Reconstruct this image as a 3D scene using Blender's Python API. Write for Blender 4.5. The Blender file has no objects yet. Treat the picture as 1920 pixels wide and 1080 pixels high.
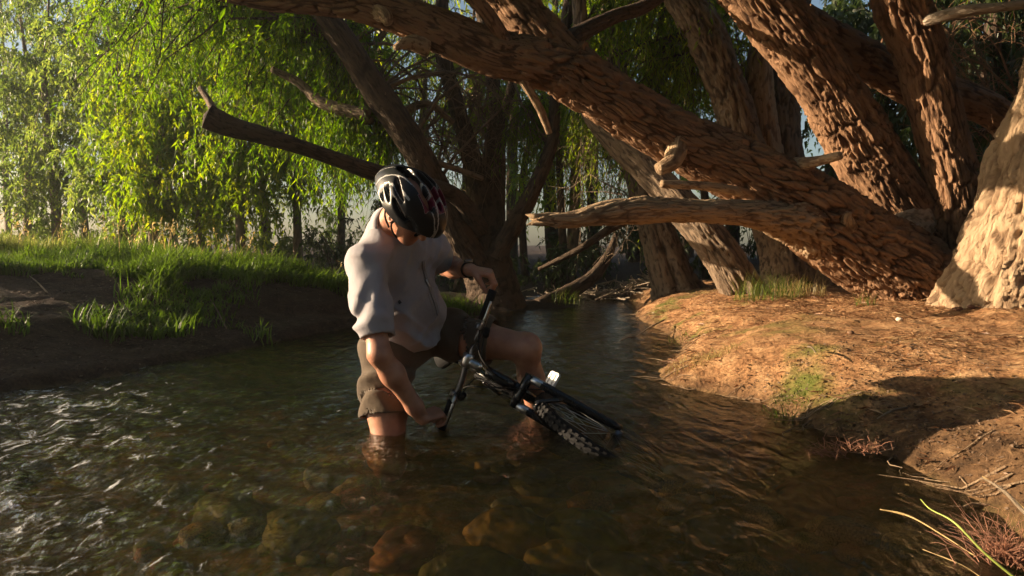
import bpy, math
import numpy as np

# ------------------------------------------------------------------ camera, sky, sun, exposure
SC = bpy.context.scene
F = 1371.0                      # focal length in photo pixels (1920 wide)
CAM_H = 0.75
PITCH = math.atan(77.0 / F)
cam = bpy.data.cameras.new('camera'); cam.sensor_width = 36.0; cam.lens = 36.0 * F / 1920.0
cam.clip_start = 0.05; cam.clip_end = 2000.0
camo = bpy.data.objects.new('camera', cam); SC.collection.objects.link(camo)
camo.location = (0, 0, CAM_H); camo.rotation_euler = (math.pi / 2 - PITCH, 0, 0)
SC.camera = camo

SUN_ELEV = math.radians(14.0)
SUN_AZ = math.radians(-6.0)      # light travels towards +X, turned this much towards +Y
w = bpy.data.worlds.new('World'); SC.world = w; w.use_nodes = True
nt = w.node_tree; nt.nodes.clear()
sky = nt.nodes.new('ShaderNodeTexSky'); sky.sky_type = 'NISHITA'; sky.sun_disc = False
sky.sun_elevation = SUN_ELEV
sky.sun_rotation = math.radians(270.0) - SUN_AZ
sky.air_density = 1.0; sky.dust_density = 1.6; sky.ozone_density = 1.0
bg = nt.nodes.new('ShaderNodeBackground'); bg.inputs['Strength'].default_value = 0.050
wo = nt.nodes.new('ShaderNodeOutputWorld')
nt.links.new(sky.outputs[0], bg.inputs[0]); nt.links.new(bg.outputs[0], wo.inputs[0])
sl = bpy.data.lights.new('sun', 'SUN'); sl.energy = 5.0; sl.angle = math.radians(0.5); sl.color = (1.0, 0.76, 0.50)
so = bpy.data.objects.new('sun', sl); SC.collection.objects.link(so)
from mathutils import Vector, Matrix
sd = Vector((math.cos(SUN_AZ) * math.cos(SUN_ELEV), math.sin(SUN_AZ) * math.cos(SUN_ELEV), -math.sin(SUN_ELEV)))
so.rotation_euler = sd.to_track_quat('-Z', 'Y').to_euler(); so.location = (-20, 3, 8)
vs = SC.view_settings
vs.view_transform = 'Standard'; vs.look = 'None'; vs.gamma = 1.0; vs.exposure = 1.6; vs.use_curve_mapping = False
SC.render.engine = 'CYCLES'
cy = SC.cycles
cy.use_denoising = True; cy.use_adaptive_sampling = True; cy.adaptive_threshold = 0.025; cy.volume_bounces = 0; cy.max_bounces = 6; cy.diffuse_bounces = 2; cy.glossy_bounces = 2; cy.transmission_bounces = 3; cy.use_light_tree = False
cy.transparent_max_bounces = 8; cy.sample_clamp_indirect = 6.0; cy.caustics_reflective = False; cy.caustics_refractive = False

# ------------------------------------------------------------------ helpers: layout, noise, meshes
COL = SC.collection
V3 = lambda *a: np.array(a, float)
_cp, _sp = math.cos(PITCH), math.sin(PITCH)
def P(px, py, Y):
    """world point at distance Y in front of the camera position for a photo pixel"""
    a = (px - 960) / F; b = (540 - py) / F
    d = np.array([a, _cp + b * _sp, -_sp + b * _cp])
    return np.array([0, 0, CAM_H]) + d * (Y / d[1])
def Wz(px, py, z=0.0):
    a = (px - 960) / F; b = (540 - py) / F
    d = np.array([a, _cp + b * _sp, -_sp + b * _cp])
    return np.array([0, 0, CAM_H]) + d * ((z - CAM_H) / d[2])
def nrm(v):
    v = np.asarray(v, float)
    return v / np.maximum(np.linalg.norm(v, axis=-1, keepdims=True), 1e-9)
def sstep(a, b, x):
    t = np.clip((x - a) / (b - a), 0, 1); return t * t * (3 - 2 * t)

def hsh(ix, iy, iz, seed):
    h = (ix.astype(np.uint32) * np.uint32(374761393) + iy.astype(np.uint32) * np.uint32(668265263)
         + iz.astype(np.uint32) * np.uint32(2147483647 - 1013) + np.uint32((seed * 974711) & 0xffffffff))
    h = (h ^ (h >> np.uint32(13))) * np.uint32(1274126177)
    h = (h ^ (h >> np.uint32(16))) * np.uint32(2246822519)
    h = h ^ (h >> np.uint32(15))
    return (h & np.uint32(0xffffff)).astype(np.float64) / float(0x1000000)
def vnoise(p, seed=0):
    p = np.asarray(p, float)
    i = np.floor(p).astype(np.int64); f = p - i; f = f * f * (3 - 2 * f)
    r = 0
    for dx in (0, 1):
        for dy in (0, 1):
            for dz in (0, 1):
                wgt = (f[:, 0] if dx else 1 - f[:, 0]) * (f[:, 1] if dy else 1 - f[:, 1]) * (f[:, 2] if dz else 1 - f[:, 2])
                r = r + wgt * hsh(i[:, 0] + dx, i[:, 1] + dy, i[:, 2] + dz, seed)
    return r * 2 - 1
def fbm(p, octv=4, seed=0):
    r = 0; a = 0.5; p = np.asarray(p, float)
    for o in range(octv):
        r = r + a * vnoise(p, seed + o); a *= 0.5; p = p * 2.03 + 7.1
    return r
def worley(p, seed=0):
    p = np.asarray(p, float); i = np.floor(p).astype(np.int64)
    f1 = np.full(len(p), 9.0); f2 = np.full(len(p), 9.0); idv = np.zeros(len(p))
    for dx in (-1, 0, 1):
        for dy in (-1, 0, 1):
            for dz in (-1, 0, 1):
                cx, cy_, cz = i[:, 0] + dx, i[:, 1] + dy, i[:, 2] + dz
                q = np.stack([cx + hsh(cx, cy_, cz, seed), cy_ + hsh(cx, cy_, cz, seed + 1), cz + hsh(cx, cy_, cz, seed + 2)], 1)
                d = ((q - p) ** 2).sum(1)
                n1 = d < f1
                f2 = np.where(n1, f1, np.minimum(f2, d))
                idv = np.where(n1, hsh(cx, cy_, cz, seed + 3), idv)
                f1 = np.where(n1, d, f1)
    return np.sqrt(f1), np.sqrt(f2), idv

def mesh_np(name, v, faces, smooth=True, attrs=None):
    """faces: (n,3)/(n,4) int array or a list of such arrays; attrs: name -> (verts,) or (verts,3) array"""
    v = np.ascontiguousarray(v, np.float32)
    fl = faces if isinstance(faces, list) else [faces]
    fl = [np.asarray(f, np.int32) for f in fl if len(f)]
    me = bpy.data.meshes.new(name)
    loops = np.concatenate([f.ravel() for f in fl]).astype(np.int32)
    sizes = np.concatenate([np.full(len(f), f.shape[1], np.int32) for f in fl])
    starts = np.concatenate([[0], np.cumsum(sizes)[:-1]]).astype(np.int32)
    me.vertices.add(len(v)); me.vertices.foreach_set('co', v.ravel())
    me.loops.add(len(loops)); me.loops.foreach_set('vertex_index', loops)
    me.polygons.add(len(sizes)); me.polygons.foreach_set('loop_start', starts)
    me.polygons.foreach_set('use_smooth', np.full(len(sizes), smooth, bool))
    for k, a in (attrs or {}).items():
        a = np.asarray(a, np.float32)
        if a.ndim == 1:
            at = me.attributes.new(k, 'FLOAT', 'POINT'); at.data.foreach_set('value', a)
        else:
            at = me.attributes.new(k, 'FLOAT_VECTOR', 'POINT'); at.data.foreach_set('vector', np.ascontiguousarray(a).ravel())
    me.update(calc_edges=True); me.validate()
    return me
def obj(name, me, mat, parent=None, loc=None):
    o = bpy.data.objects.new(name, me); COL.objects.link(o)
    if mat is not None and me is not None and not me.materials: me.materials.append(mat)
    if parent is not None: o.parent = parent
    if loc is not None: o.location = loc
    return o
def tag(o, label, cat=None, group=None, kind=None):
    if label: o['label'] = label
    if cat: o['category'] = cat
    if group: o['group'] = group
    if kind: o['kind'] = kind
    return o
def thing(name, label, cat, group=None):
    o = bpy.data.objects.new(name, None); COL.objects.link(o); o.empty_display_size = 0.1
    return tag(o, label, cat, group)
class MB:
    """collects pieces of one mesh"""
    def __init__(s): s.v = []; s.f3 = []; s.f4 = []; s.n = 0; s.a = {}
    def add(s, v, f, **attrs):
        v = np.asarray(v, float); f = np.asarray(f, int)
        (s.f4 if f.shape[1] == 4 else s.f3).append(f + s.n); s.v.append(v); s.n += len(v)
        for k, a in attrs.items(): s.a.setdefault(k, []).append(np.asarray(a, float))
    def mesh(s, name, smooth=True):
        fl = []
        if s.f4: fl.append(np.concatenate(s.f4))
        if s.f3: fl.append(np.concatenate(s.f3))
        return mesh_np(name, np.concatenate(s.v), fl, smooth, {k: np.concatenate(a) for k, a in s.a.items()})

# ------------------------------------------------------------------ materials
def mat_new(name):
    m = bpy.data.materials.new(name); m.use_nodes = True
    t = m.node_tree; t.nodes.clear()
    out = t.nodes.new('ShaderNodeOutputMaterial')
    return m, t, out
def N(t, typ, **inp):
    n = t.nodes.new(typ)
    for k, v in inp.items():
        if k.startswith('_'): setattr(n, k[1:], v)
        else: n.inputs[k.replace('0', ' ')].default_value = v
    return n
def ramp(t, fac, stops):
    r = t.nodes.new('ShaderNodeValToRGB'); e = r.color_ramp.elements
    while len(e) > 1: e.remove(e[-1])
    e[0].position = stops[0][0]; e[0].color = (*stops[0][1], 1)
    for p, c in stops[1:]:
        q = e.new(p); q.color = (*c, 1)
    t.links.new(fac, r.inputs[0]); return r
def attr(t, name):
    a = t.nodes.new('ShaderNodeAttribute'); a.attribute_name = name; return a
def plain(name, col, rough=0.6, metal=0.0, noise=0.12, nscale=30.0, bump=0.0, spec=0.5):
    m, t, out = mat_new(name)
    b = N(t, 'ShaderNodeBsdfPrincipled', Roughness=rough, Metallic=metal)
    b.inputs['Specular IOR Level'].default_value = spec
    tc = t.nodes.new('ShaderNodeTexCoord')
    no = N(t, 'ShaderNodeTexNoise', Scale=nscale, Detail=4.0)
    t.links.new(tc.outputs['Object'], no.inputs['Vector'])
    lo = tuple(c * (1 - noise * 2) for c in col); hi = tuple(min(1, c * (1 + noise * 2)) for c in col)
    r = ramp(t, no.outputs[0], [(0.3, lo), (0.7, hi)])
    t.links.new(r.outputs[0], b.inputs['Base Color'])
    if bump:
        bp = N(t, 'ShaderNodeBump', Strength=bump, Distance=0.004)
        t.links.new(no.outputs[0], bp.inputs['Height']); t.links.new(bp.outputs[0], b.inputs['Normal'])
    t.links.new(b.outputs[0], out.inputs[0]); return m
def bark_mat(name, dark, mid, light, moss=None):
    m, t, out = mat_new(name)
    b = N(t, 'ShaderNodeBsdfPrincipled', Roughness=0.85)
    b.inputs['Specular IOR Level'].default_value = 0.25
    a = attr(t, 'bk')
    mp = t.nodes.new('ShaderNodeMapping'); mp.inputs['Scale'].default_value = (1, 1, 0.22)
    t.links.new(a.outputs['Vector'], mp.inputs[0])
    n1 = N(t, 'ShaderNodeTexNoise', Scale=60.0, Detail=6.0, Roughness=0.65)
    n2 = N(t, 'ShaderNodeTexNoise', Scale=5.0, Detail=4.0)
    t.links.new(mp.outputs[0], n1.inputs['Vector']); t.links.new(a.outputs['Vector'], n2.inputs['Vector'])
    ph = attr(t, 'plate')
    mx = N(t, 'ShaderNodeMath', _operation='ADD'); mx2 = N(t, 'ShaderNodeMath', _operation='MULTIPLY_ADD')
    mx2.inputs[1].default_value = 0.5
    t.links.new(n1.outputs[0], mx2.inputs[0]); t.links.new(n2.outputs[0], mx2.inputs[2])
    mul = N(t, 'ShaderNodeMath', _operation='MULTIPLY'); mul.inputs[1].default_value = 0.42
    t.links.new(ph.outputs['Fac'], mul.inputs[0])
    t.links.new(mx2.outputs[0], mx.inputs[0]); t.links.new(mul.outputs[0], mx.inputs[1])
    r = ramp(t, mx.outputs[0], [(0.5, dark), (0.85, mid), (1.15, light)] if False else [(0.50, dark), (0.82, mid), (1.0, light)])
    t.links.new(r.outputs[0], b.inputs['Base Color'])
    vo = N(t, 'ShaderNodeTexVoronoi', Scale=38.0); vo.feature = 'DISTANCE_TO_EDGE'
    nd = N(t, 'ShaderNodeVectorMath', _operation='ADD')
    t.links.new(mp.outputs[0], nd.inputs[0])
    sc = N(t, 'ShaderNodeVectorMath', _operation='SCALE'); sc.inputs['Scale'].default_value = 0.03
    t.links.new(n1.outputs[1], sc.inputs[0]); t.links.new(sc.outputs[0], nd.inputs[1])
    t.links.new(nd.outputs[0], vo.inputs['Vector'])
    pw = N(t, 'ShaderNodeMath', _operation='MULTIPLY_ADD'); pw.inputs[1].default_value = 1.2
    t.links.new(vo.outputs[0], pw.inputs[0]); t.links.new(n1.outputs[0], pw.inputs[2])
    bp = N(t, 'ShaderNodeBump', Strength=1.0, Distance=0.018)
    t.links.new(pw.outputs[0], bp.inputs['Height']); t.links.new(bp.outputs[0], b.inputs['Normal'])
    t.links.new(b.outputs[0], out.inputs[0]); return m
def leaf_mat(name, c0, c1, c2, trans=0.5):
    m, t, out = mat_new(name)
    a = attr(t, 'lv')
    r = ramp(t, a.outputs['Fac'], [(0.0, c0), (0.55, c1), (1.0, c2)])
    d = N(t, 'ShaderNodeBsdfPrincipled', Roughness=0.45); d.inputs['Specular IOR Level'].default_value = 0.35
    tr = t.nodes.new('ShaderNodeBsdfTranslucent')
    hs = N(t, 'ShaderNodeHueSaturation', Hue=0.49, Saturation=1.15, Value=2.8)
    t.links.new(r.outputs[0], hs.inputs['Color'])
    t.links.new(r.outputs[0], d.inputs['Base Color']); t.links.new(hs.outputs[0], tr.inputs[0])
    mx = N(t, 'ShaderNodeMixShader'); mx.inputs[0].default_value = trans
    t.links.new(d.outputs[0], mx.inputs[1]); t.links.new(tr.outputs[0], mx.inputs[2])
    t.links.new(mx.outputs[0], out.inputs[0]); return m

M = {}
M['bark_red'] = bark_mat('bark_red', (0.040, 0.020, 0.011), (0.125, 0.066, 0.036), (0.26, 0.15, 0.085))
M['bark_tan'] = bark_mat('bark_tan', (0.08, 0.048, 0.028), (0.23, 0.15, 0.09), (0.38, 0.27, 0.17))
M['bark_grey'] = bark_mat('bark_grey', (0.036, 0.024, 0.016), (0.105, 0.075, 0.052), (0.22, 0.16, 0.11))
M['bark_dark'] = bark_mat('bark_dark', (0.020, 0.013, 0.009), (0.046, 0.031, 0.022), (0.09, 0.062, 0.043))
M['bark_pale'] = bark_mat('bark_pale', (0.12, 0.09, 0.06), (0.27, 0.21, 0.15), (0.42, 0.34, 0.26))
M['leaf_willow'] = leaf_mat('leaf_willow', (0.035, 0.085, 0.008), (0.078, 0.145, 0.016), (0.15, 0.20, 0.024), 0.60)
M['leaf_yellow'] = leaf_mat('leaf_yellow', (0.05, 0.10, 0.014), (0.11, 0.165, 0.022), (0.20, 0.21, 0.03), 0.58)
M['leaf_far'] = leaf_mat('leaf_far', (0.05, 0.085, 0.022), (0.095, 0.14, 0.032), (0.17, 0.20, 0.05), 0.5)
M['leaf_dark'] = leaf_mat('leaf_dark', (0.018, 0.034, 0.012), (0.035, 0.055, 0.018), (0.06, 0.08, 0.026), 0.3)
M['grass'] = leaf_mat('grass_blade', (0.025, 0.048, 0.010), (0.058, 0.098, 0.018), (0.17, 0.175, 0.06), 0.5)
M['straw'] = leaf_mat('straw', (0.16, 0.13, 0.05), (0.30, 0.24, 0.10), (0.42, 0.34, 0.18), 0.3)
M['litter'] = leaf_mat('litter', (0.10, 0.045, 0.02), (0.20, 0.10, 0.05), (0.36, 0.24, 0.13), 0.1)

# ------------------------------------------------------------------ terrain
LEFT = np.array([(-30, -22), (-9, -10), (-5.2, -3), (-4.3, 0.5), (-3.3, 2.6), (-2.6, 3.7), (-2.05, 5.0), (-1.62, 6.6), (-1.0, 7.7), (-0.1, 8.45),
                 (0.7, 8.95), (0.95, 9.35), (0.55, 9.9), (-1.2, 10.4), (-4, 11.3), (-16, 13), (-60, 18)], float)
RIGHT = np.array([(-18, -30), (-1, -12), (0.9, -5), (1.22, 0), (1.36, 1.7), (1.40, 2.1), (1.36, 2.5), (1.25, 2.85), (1.24, 3.3), (1.10, 3.65), (0.82, 3.98), (0.92, 4.5),
                  (1.18, 5.0), (1.32, 5.7), (1.36, 6.6), (1.32, 7.6), (1.38, 8.3), (1.75, 9.3), (1.75, 10.2), (1.0, 11.1), (-1.2, 11.9), (-4, 12.8), (-16, 14.6), (-60, 20)], float)
def smooth_line(a, it=2):
    for _ in range(it):
        q = 0.75 * a[:-1] + 0.25 * a[1:]; r = 0.25 * a[:-1] + 0.75 * a[1:]
        a = np.concatenate([a[:1], np.stack([q, r], 1).reshape(-1, 2), a[-1:]])
    return a
LEFT = smooth_line(LEFT); RIGHT = smooth_line(RIGHT)
def dist_poly(p, line):
    best = np.full(len(p), 1e9)
    for a, b in zip(line[:-1], line[1:]):
        ab = b - a; t = np.clip(((p - a) @ ab) / (ab @ ab), 0, 1)
        d = ((p - a - t[:, None] * ab) ** 2).sum(1); best = np.minimum(best, d)
    return np.sqrt(best)
CREEK = np.concatenate([LEFT, RIGHT[::-1]])
def inside(p, poly):
    r = np.zeros(len(p), bool); x, y = p[:, 0], p[:, 1]
    for a, b in zip(poly, np.roll(poly, -1, 0)):
        c = (a[1] > y) != (b[1] > y)
        with np.errstate(divide='ignore', invalid='ignore'):
            xx = (b[0] - a[0]) * (y - a[1]) / (b[1] - a[1] + 1e-12) + a[0]
        r ^= c & (x < xx)
    return r
def terrain(p):
    """p (n,2) -> height, distance to the waterline (negative in the creek), left weight"""
    p = np.asarray(p, float)
    dl = dist_poly(p, LEFT); dr = dist_poly(p, RIGHT); ins = inside(p, CREEK)
    d = np.minimum(dl, dr)
    p3 = np.c_[p, np.zeros(len(p))]
    dw = d + 0.10 * vnoise(p3 * 2.3, 5) * np.minimum(1, d / 0.3)
    dw = np.maximum(dw, 0)
    left = (dl < dr).astype(float)
    hl = np.interp(dw, [0, 0.06, 0.35, 0.9, 1.8, 2.6, 4, 9, 60, 300], [0, 0.05, 0.13, 0.28, 0.46, 0.57, 0.63, 0.67, 0.8, 1.1])
    near = sstep(5.4, 6.8, p[:, 1])                 # further up the creek the left bank is steeper
    hl2 = np.interp(dw, [0, 0.08, 0.3, 0.6, 1.1, 2, 4, 9, 60, 300], [0, 0.09, 0.15, 0.32, 0.47, 0.56, 0.63, 0.67, 0.8, 1.1])
    hl = hl * (1 - near) + hl2 * near
    lob = sstep(7.6, 8.6, p[:, 1]) * (1 - sstep(2.2, 4.5, -p[:, 0])) * (1 - sstep(9.9, 11, p[:, 1]))
    hl = hl * (1 - 0.62 * lob)
    hr = np.interp(dw, [0, 0.05, 0.18, 0.45, 0.9, 1.6, 3, 6, 60, 300], [0, 0.05, 0.13, 0.22, 0.275, 0.31, 0.35, 0.44, 0.7, 1.0])
    hr += 0.06 * np.exp(-((p[:, 0] - 2.35) ** 2 / 0.55 + (p[:, 1] - 1.7) ** 2 / 0.5))
    hr -= 0.07 * np.exp(-((p[:, 0] - 1.75) ** 2 / 0.25 + (p[:, 1] - 2.75) ** 2 / 0.05))
    fr = sstep(10.2, 11.5, p[:, 1])
    hr = hr * (1 - fr) + fr * np.interp(dw, [0, 0.1, 1, 3, 60, 300], [0, 0.06, 0.2, 0.5, 0.9, 1.2])
    h = np.where(left > 0, hl, hr)
    bed = -np.interp(d, [0, 0.15, 0.5, 1.0, 2], [0.0, 0.06, 0.13, 0.18, 0.22])
    bed += 0.03 * vnoise(p3 * 3.1, 11)
    lump = 0.030 * fbm(p3 * 1.9, 3, 3) + 0.014 * fbm(p3 * 7, 3, 4) + 0.006 * vnoise(p3 * 26, 8)
    damp = sstep(0, 0.25, d)
    rag = (0.022 * fbm(p3 * 6.5, 3, 51) + 0.016 * fbm(p3 * 19, 2, 52)) * sstep(0.30, 0.05, d)
    h = h + rag; bed = np.minimum(bed, -0.004) + np.where(d < 0.2, rag, 0)
    z = np.where(ins, bed, h + lump * damp * np.clip(1.6 - d / 30, 0.4, 1.6))
    return z, np.where(ins, -d, d), left
def axis(lo, hi, step, far, n):
    g = np.geomspace(step, far, n)
    return np.concatenate([(lo - np.cumsum(g))[::-1], np.arange(lo, hi + 1e-6, step), hi + np.cumsum(g)])
gx = axis(-4.6, 4.2, 0.037, 24, 34); gy = axis(1.2, 7.2, 0.037, 24, 34); gy = np.concatenate([axis(0, 0.1, 0.1, 12, 14)[:14] , np.arange(0, 1.2, 0.1), gy[gy >= 1.17]]); gy = np.unique(np.round(gy, 4))
XX, YY = np.meshgrid(gx, gy); pts = np.stack([XX.ravel(), YY.ravel()], 1)
TZ, TD, TL = terrain(pts)
nx, ny = len(gx), len(gy)
idx = np.arange(nx * ny).reshape(ny, nx)
quads = np.stack([idx[:-1, :-1], idx[:-1, 1:], idx[1:, 1:], idx[1:, :-1]], -1).reshape(-1, 4)

def ground_mat():
    m, t, out = mat_new('soil')
    b = N(t, 'ShaderNodeBsdfPrincipled', Roughness=0.9); b.inputs['Specular IOR Level'].default_value = 0.2
    ge = t.nodes.new('ShaderNodeNewGeometry')
    n1 = N(t, 'ShaderNodeTexNoise', Scale=1.6, Detail=6.0, Roughness=0.6)
    n2 = N(t, 'ShaderNodeTexNoise', Scale=45.0, Detail=6.0, Roughness=0.7)
    n3 = N(t, 'ShaderNodeTexNoise', Scale=9.0, Detail=5.0, Roughness=0.65)
    for n in (n1, n2, n3): t.links.new(ge.outputs['Position'], n.inputs['Vector'])
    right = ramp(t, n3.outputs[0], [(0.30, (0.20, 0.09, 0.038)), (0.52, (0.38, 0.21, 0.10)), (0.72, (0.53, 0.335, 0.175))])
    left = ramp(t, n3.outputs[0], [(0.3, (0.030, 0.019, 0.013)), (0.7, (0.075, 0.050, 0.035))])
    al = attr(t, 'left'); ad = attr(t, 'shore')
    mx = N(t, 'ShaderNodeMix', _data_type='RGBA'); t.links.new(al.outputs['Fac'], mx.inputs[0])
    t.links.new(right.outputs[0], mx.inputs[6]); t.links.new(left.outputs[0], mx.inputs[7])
    # small dark crumbs and moss
    crumbs = ramp(t, n2.outputs[0], [(0.36, (0.45, 0.42, 0.40)), (0.55, (1, 1, 1)), (0.72, (1.2, 1.15, 1.1))])
    m2 = N(t, 'ShaderNodeMix', _data_type='RGBA', _blend_type='MULTIPLY'); m2.inputs[0].default_value = 0.9
    t.links.new(mx.outputs[2], m2.inputs[6]); t.links.new(crumbs.outputs[0], m2.inputs[7])
    moss = ramp(t, n1.outputs[0], [(0.52, (0, 0, 0)), (0.62, (1, 1, 1))])
    am = attr(t, 'moss')
    mm = N(t, 'ShaderNodeMath', _operation='MULTIPLY'); t.links.new(moss.outputs[0], mm.inputs[0]); t.links.new(am.outputs['Fac'], mm.inputs[1])
    m3 = N(t, 'ShaderNodeMix', _data_type='RGBA'); m3.inputs[7].default_value = (0.11, 0.12, 0.025, 1)
    t.links.new(mm.outputs[0], m3.inputs[0]); t.links.new(m2.outputs[2], m3.inputs[6])
    # creek bed: olive silt and brown gravel, wet soil along the waterline
    bed = ramp(t, n3.outputs[0], [(0.3, (0.07, 0.052, 0.018)), (0.5, (0.19, 0.145, 0.05)), (0.62, (0.30, 0.15, 0.06)), (0.78, (0.34, 0.26, 0.12))])
    wet = N(t, 'ShaderNodeMapRange'); wet.inputs[1].default_value = 0.02; wet.inputs[2].default_value = -0.12
    t.links.new(ad.outputs['Fac'], wet.inputs[0])
    m4 = N(t, 'ShaderNodeMix', _data_type='RGBA'); t.links.new(wet.outputs[0], m4.inputs[0])
    aw = attr(t, 'wet'); mw = N(t, 'ShaderNodeMath', _operation='MULTIPLY'); wr = ramp(t, n3.outputs[0], [(0.3, (1, 1, 1)), (0.75, (0.55, 0.55, 0.55))])
    t.links.new(aw.outputs['Fac'], mw.inputs[0]); t.links.new(wr.outputs[0], mw.inputs[1])
    m5 = N(t, 'ShaderNodeMix', _data_type='RGBA'); m5.inputs[7].default_value = (0.050, 0.030, 0.016, 1)
    t.links.new(mw.outputs[0], m5.inputs[0]); t.links.new(m3.outputs[2], m5.inputs[6])
    t.links.new(m5.outputs[2], m4.inputs[6]); t.links.new(bed.outputs[0], m4.inputs[7])
    t.links.new(m4.outputs[2], b.inputs['Base Color'])
    ma = N(t, 'ShaderNodeMath', _operation='MULTIPLY_ADD'); ma.inputs[1].default_value = 0.45
    t.links.new(n2.outputs[0], ma.inputs[0]); t.links.new(n3.outputs[0], ma.inputs[2])
    bp = N(t, 'ShaderNodeBump', Strength=0.9, Distance=0.03)
    t.links.new(ma.outputs[0], bp.inputs['Height']); t.links.new(bp.outputs[0], b.inputs['Normal'])
    t.links.new(b.outputs[0], out.inputs[0]); return m
M['soil'] = ground_mat()
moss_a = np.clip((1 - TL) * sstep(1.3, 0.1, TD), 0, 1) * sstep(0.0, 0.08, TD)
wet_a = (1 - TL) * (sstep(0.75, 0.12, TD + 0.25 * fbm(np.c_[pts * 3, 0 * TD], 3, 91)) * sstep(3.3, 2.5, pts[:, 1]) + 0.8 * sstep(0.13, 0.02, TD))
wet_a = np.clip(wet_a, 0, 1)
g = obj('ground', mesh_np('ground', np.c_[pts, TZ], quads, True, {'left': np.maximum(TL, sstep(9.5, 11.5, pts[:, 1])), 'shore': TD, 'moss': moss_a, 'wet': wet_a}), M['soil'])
tag(g, 'earth banks and creek bed under the willows', None, None, 'structure')
def gz(x, y): return float(terrain(np.array([[x, y]]))[0][0])

# ------------------------------------------------------------------ water
def water_mat():
    m, t, out = mat_new('creek_water')
    ge = t.nodes.new('ShaderNodeNewGeometry')
    mp = t.nodes.new('ShaderNodeMapping'); mp.inputs['Scale'].default_value = (1.0, 0.45, 1.0); mp.inputs['Rotation'].default_value = (0, 0, math.radians(35))
    t.links.new(ge.outputs['Position'], mp.inputs[0])
    n1 = N(t, 'ShaderNodeTexNoise', Scale=34.0, Detail=5.0, Roughness=0.6, Distortion=0.7)
    n2 = N(t, 'ShaderNodeTexNoise', Scale=8.0, Detail=3.0, Distortion=0.8)
    t.links.new(mp.outputs[0], n1.inputs['Vector']); t.links.new(mp.outputs[0], n2.inputs['Vector'])
    ac = attr(t, 'chop')
    k1 = N(t, 'ShaderNodeMapRange'); k1.inputs[3].default_value = 0.14; k1.inputs[4].default_value = 1.5
    t.links.new(ac.outputs['Fac'], k1.inputs[0])
    h1 = N(t, 'ShaderNodeMath', _operation='MULTIPLY'); t.links.new(n1.outputs[0], h1.inputs[0]); t.links.new(k1.outputs[0], h1.inputs[1])
    ad = N(t, 'ShaderNodeMath', _operation='MULTIPLY_ADD'); ad.inputs[1].default_value = 0.8
    t.links.new(n2.outputs[0], ad.inputs[0]); t.links.new(h1.outputs[0], ad.inputs[2])
    bp = N(t, 'ShaderNodeBump', Strength=0.8, Distance=0.035)
    t.links.new(ad.outputs[0], bp.inputs['Height'])
    fr = N(t, 'ShaderNodeFresnel', IOR=1.40); t.links.new(bp.outputs[0], fr.inputs['Normal'])
    tr = N(t, 'ShaderNodeBsdfTransparent', Color=(0.68, 0.60, 0.40, 1))
    df = N(t, 'ShaderNodeBsdfDiffuse', Color=(0.050, 0.052, 0.016, 1))
    m0 = N(t, 'ShaderNodeMixShader'); m0.inputs[0].default_value = 0.10
    t.links.new(tr.outputs[0], m0.inputs[1]); t.links.new(df.outputs[0], m0.inputs[2])
    gl = N(t, 'ShaderNodeBsdfGlossy', Roughness=0.02); t.links.new(bp.outputs[0], gl.inputs['Normal'])
    mx = N(t, 'ShaderNodeMixShader')
    t.links.new(fr.outputs[0], mx.inputs[0]); t.links.new(m0.outputs[0], mx.inputs[1]); t.links.new(gl.outputs[0], mx.inputs[2])
    n3 = N(t, 'ShaderNodeTexNoise', Scale=13.0, Detail=8.0, Roughness=0.75, Distortion=0.9); t.links.new(mp.outputs[0], n3.inputs['Vector'])  # white streaks painted into the riffle in place of silvery sky glints
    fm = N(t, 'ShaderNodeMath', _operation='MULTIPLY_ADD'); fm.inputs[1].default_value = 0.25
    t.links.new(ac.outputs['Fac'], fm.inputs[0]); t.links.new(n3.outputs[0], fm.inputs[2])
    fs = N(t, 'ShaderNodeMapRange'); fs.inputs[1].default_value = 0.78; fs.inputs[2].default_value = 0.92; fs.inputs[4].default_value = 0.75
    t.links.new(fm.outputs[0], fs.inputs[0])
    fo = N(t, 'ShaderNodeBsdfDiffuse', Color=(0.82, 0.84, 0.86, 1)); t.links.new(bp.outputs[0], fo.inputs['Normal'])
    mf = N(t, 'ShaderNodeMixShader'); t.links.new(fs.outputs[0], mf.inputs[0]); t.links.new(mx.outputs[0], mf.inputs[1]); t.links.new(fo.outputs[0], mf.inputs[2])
    t.links.new(mf.outputs[0], out.inputs[0]); return m
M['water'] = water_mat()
wx = axis(-4.2, 1.8, 0.029, 12, 26); wy = np.concatenate([np.arange(-14, 1.2, 0.6), np.arange(1.2, 5.5, 0.029), np.arange(5.5, 12, 0.06), np.arange(12, 24, 0.5)])
wx = wx[(wx > -45) & (wx < 3.2)]
WX, WY = np.meshgrid(wx, wy); wp = np.stack([WX.ravel(), WY.ravel()], 1)
p3 = np.c_[wp, np.zeros(len(wp))]
rot = np.array([[0.82, 0.57], [-0.57, 0.82]]); q = wp @ rot.T
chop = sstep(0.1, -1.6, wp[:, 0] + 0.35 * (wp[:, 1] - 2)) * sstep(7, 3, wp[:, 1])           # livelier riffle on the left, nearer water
wz = (0.004 + 0.032 * chop) * fbm(np.c_[q[:, 0] * 5.0, q[:, 1] * 2.6, 0 * q[:, 0]], 3, 21) + (0.0015 + 0.014 * chop) * fbm(np.c_[q[:, 0] * 17, q[:, 1] * 8, 0 * q[:, 0]], 3, 31)
cx, cy_ = -0.35, 3.0                                                # rings around the kneeling man and the bicycle
rr = np.hypot(wp[:, 0] - cx, wp[:, 1] - cy_)
wz += 0.006 * np.sin(rr * 38 + 2 * vnoise(p3 * 2, 3)) * np.exp(-((rr - 0.55) / 0.5) ** 2)
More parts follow.
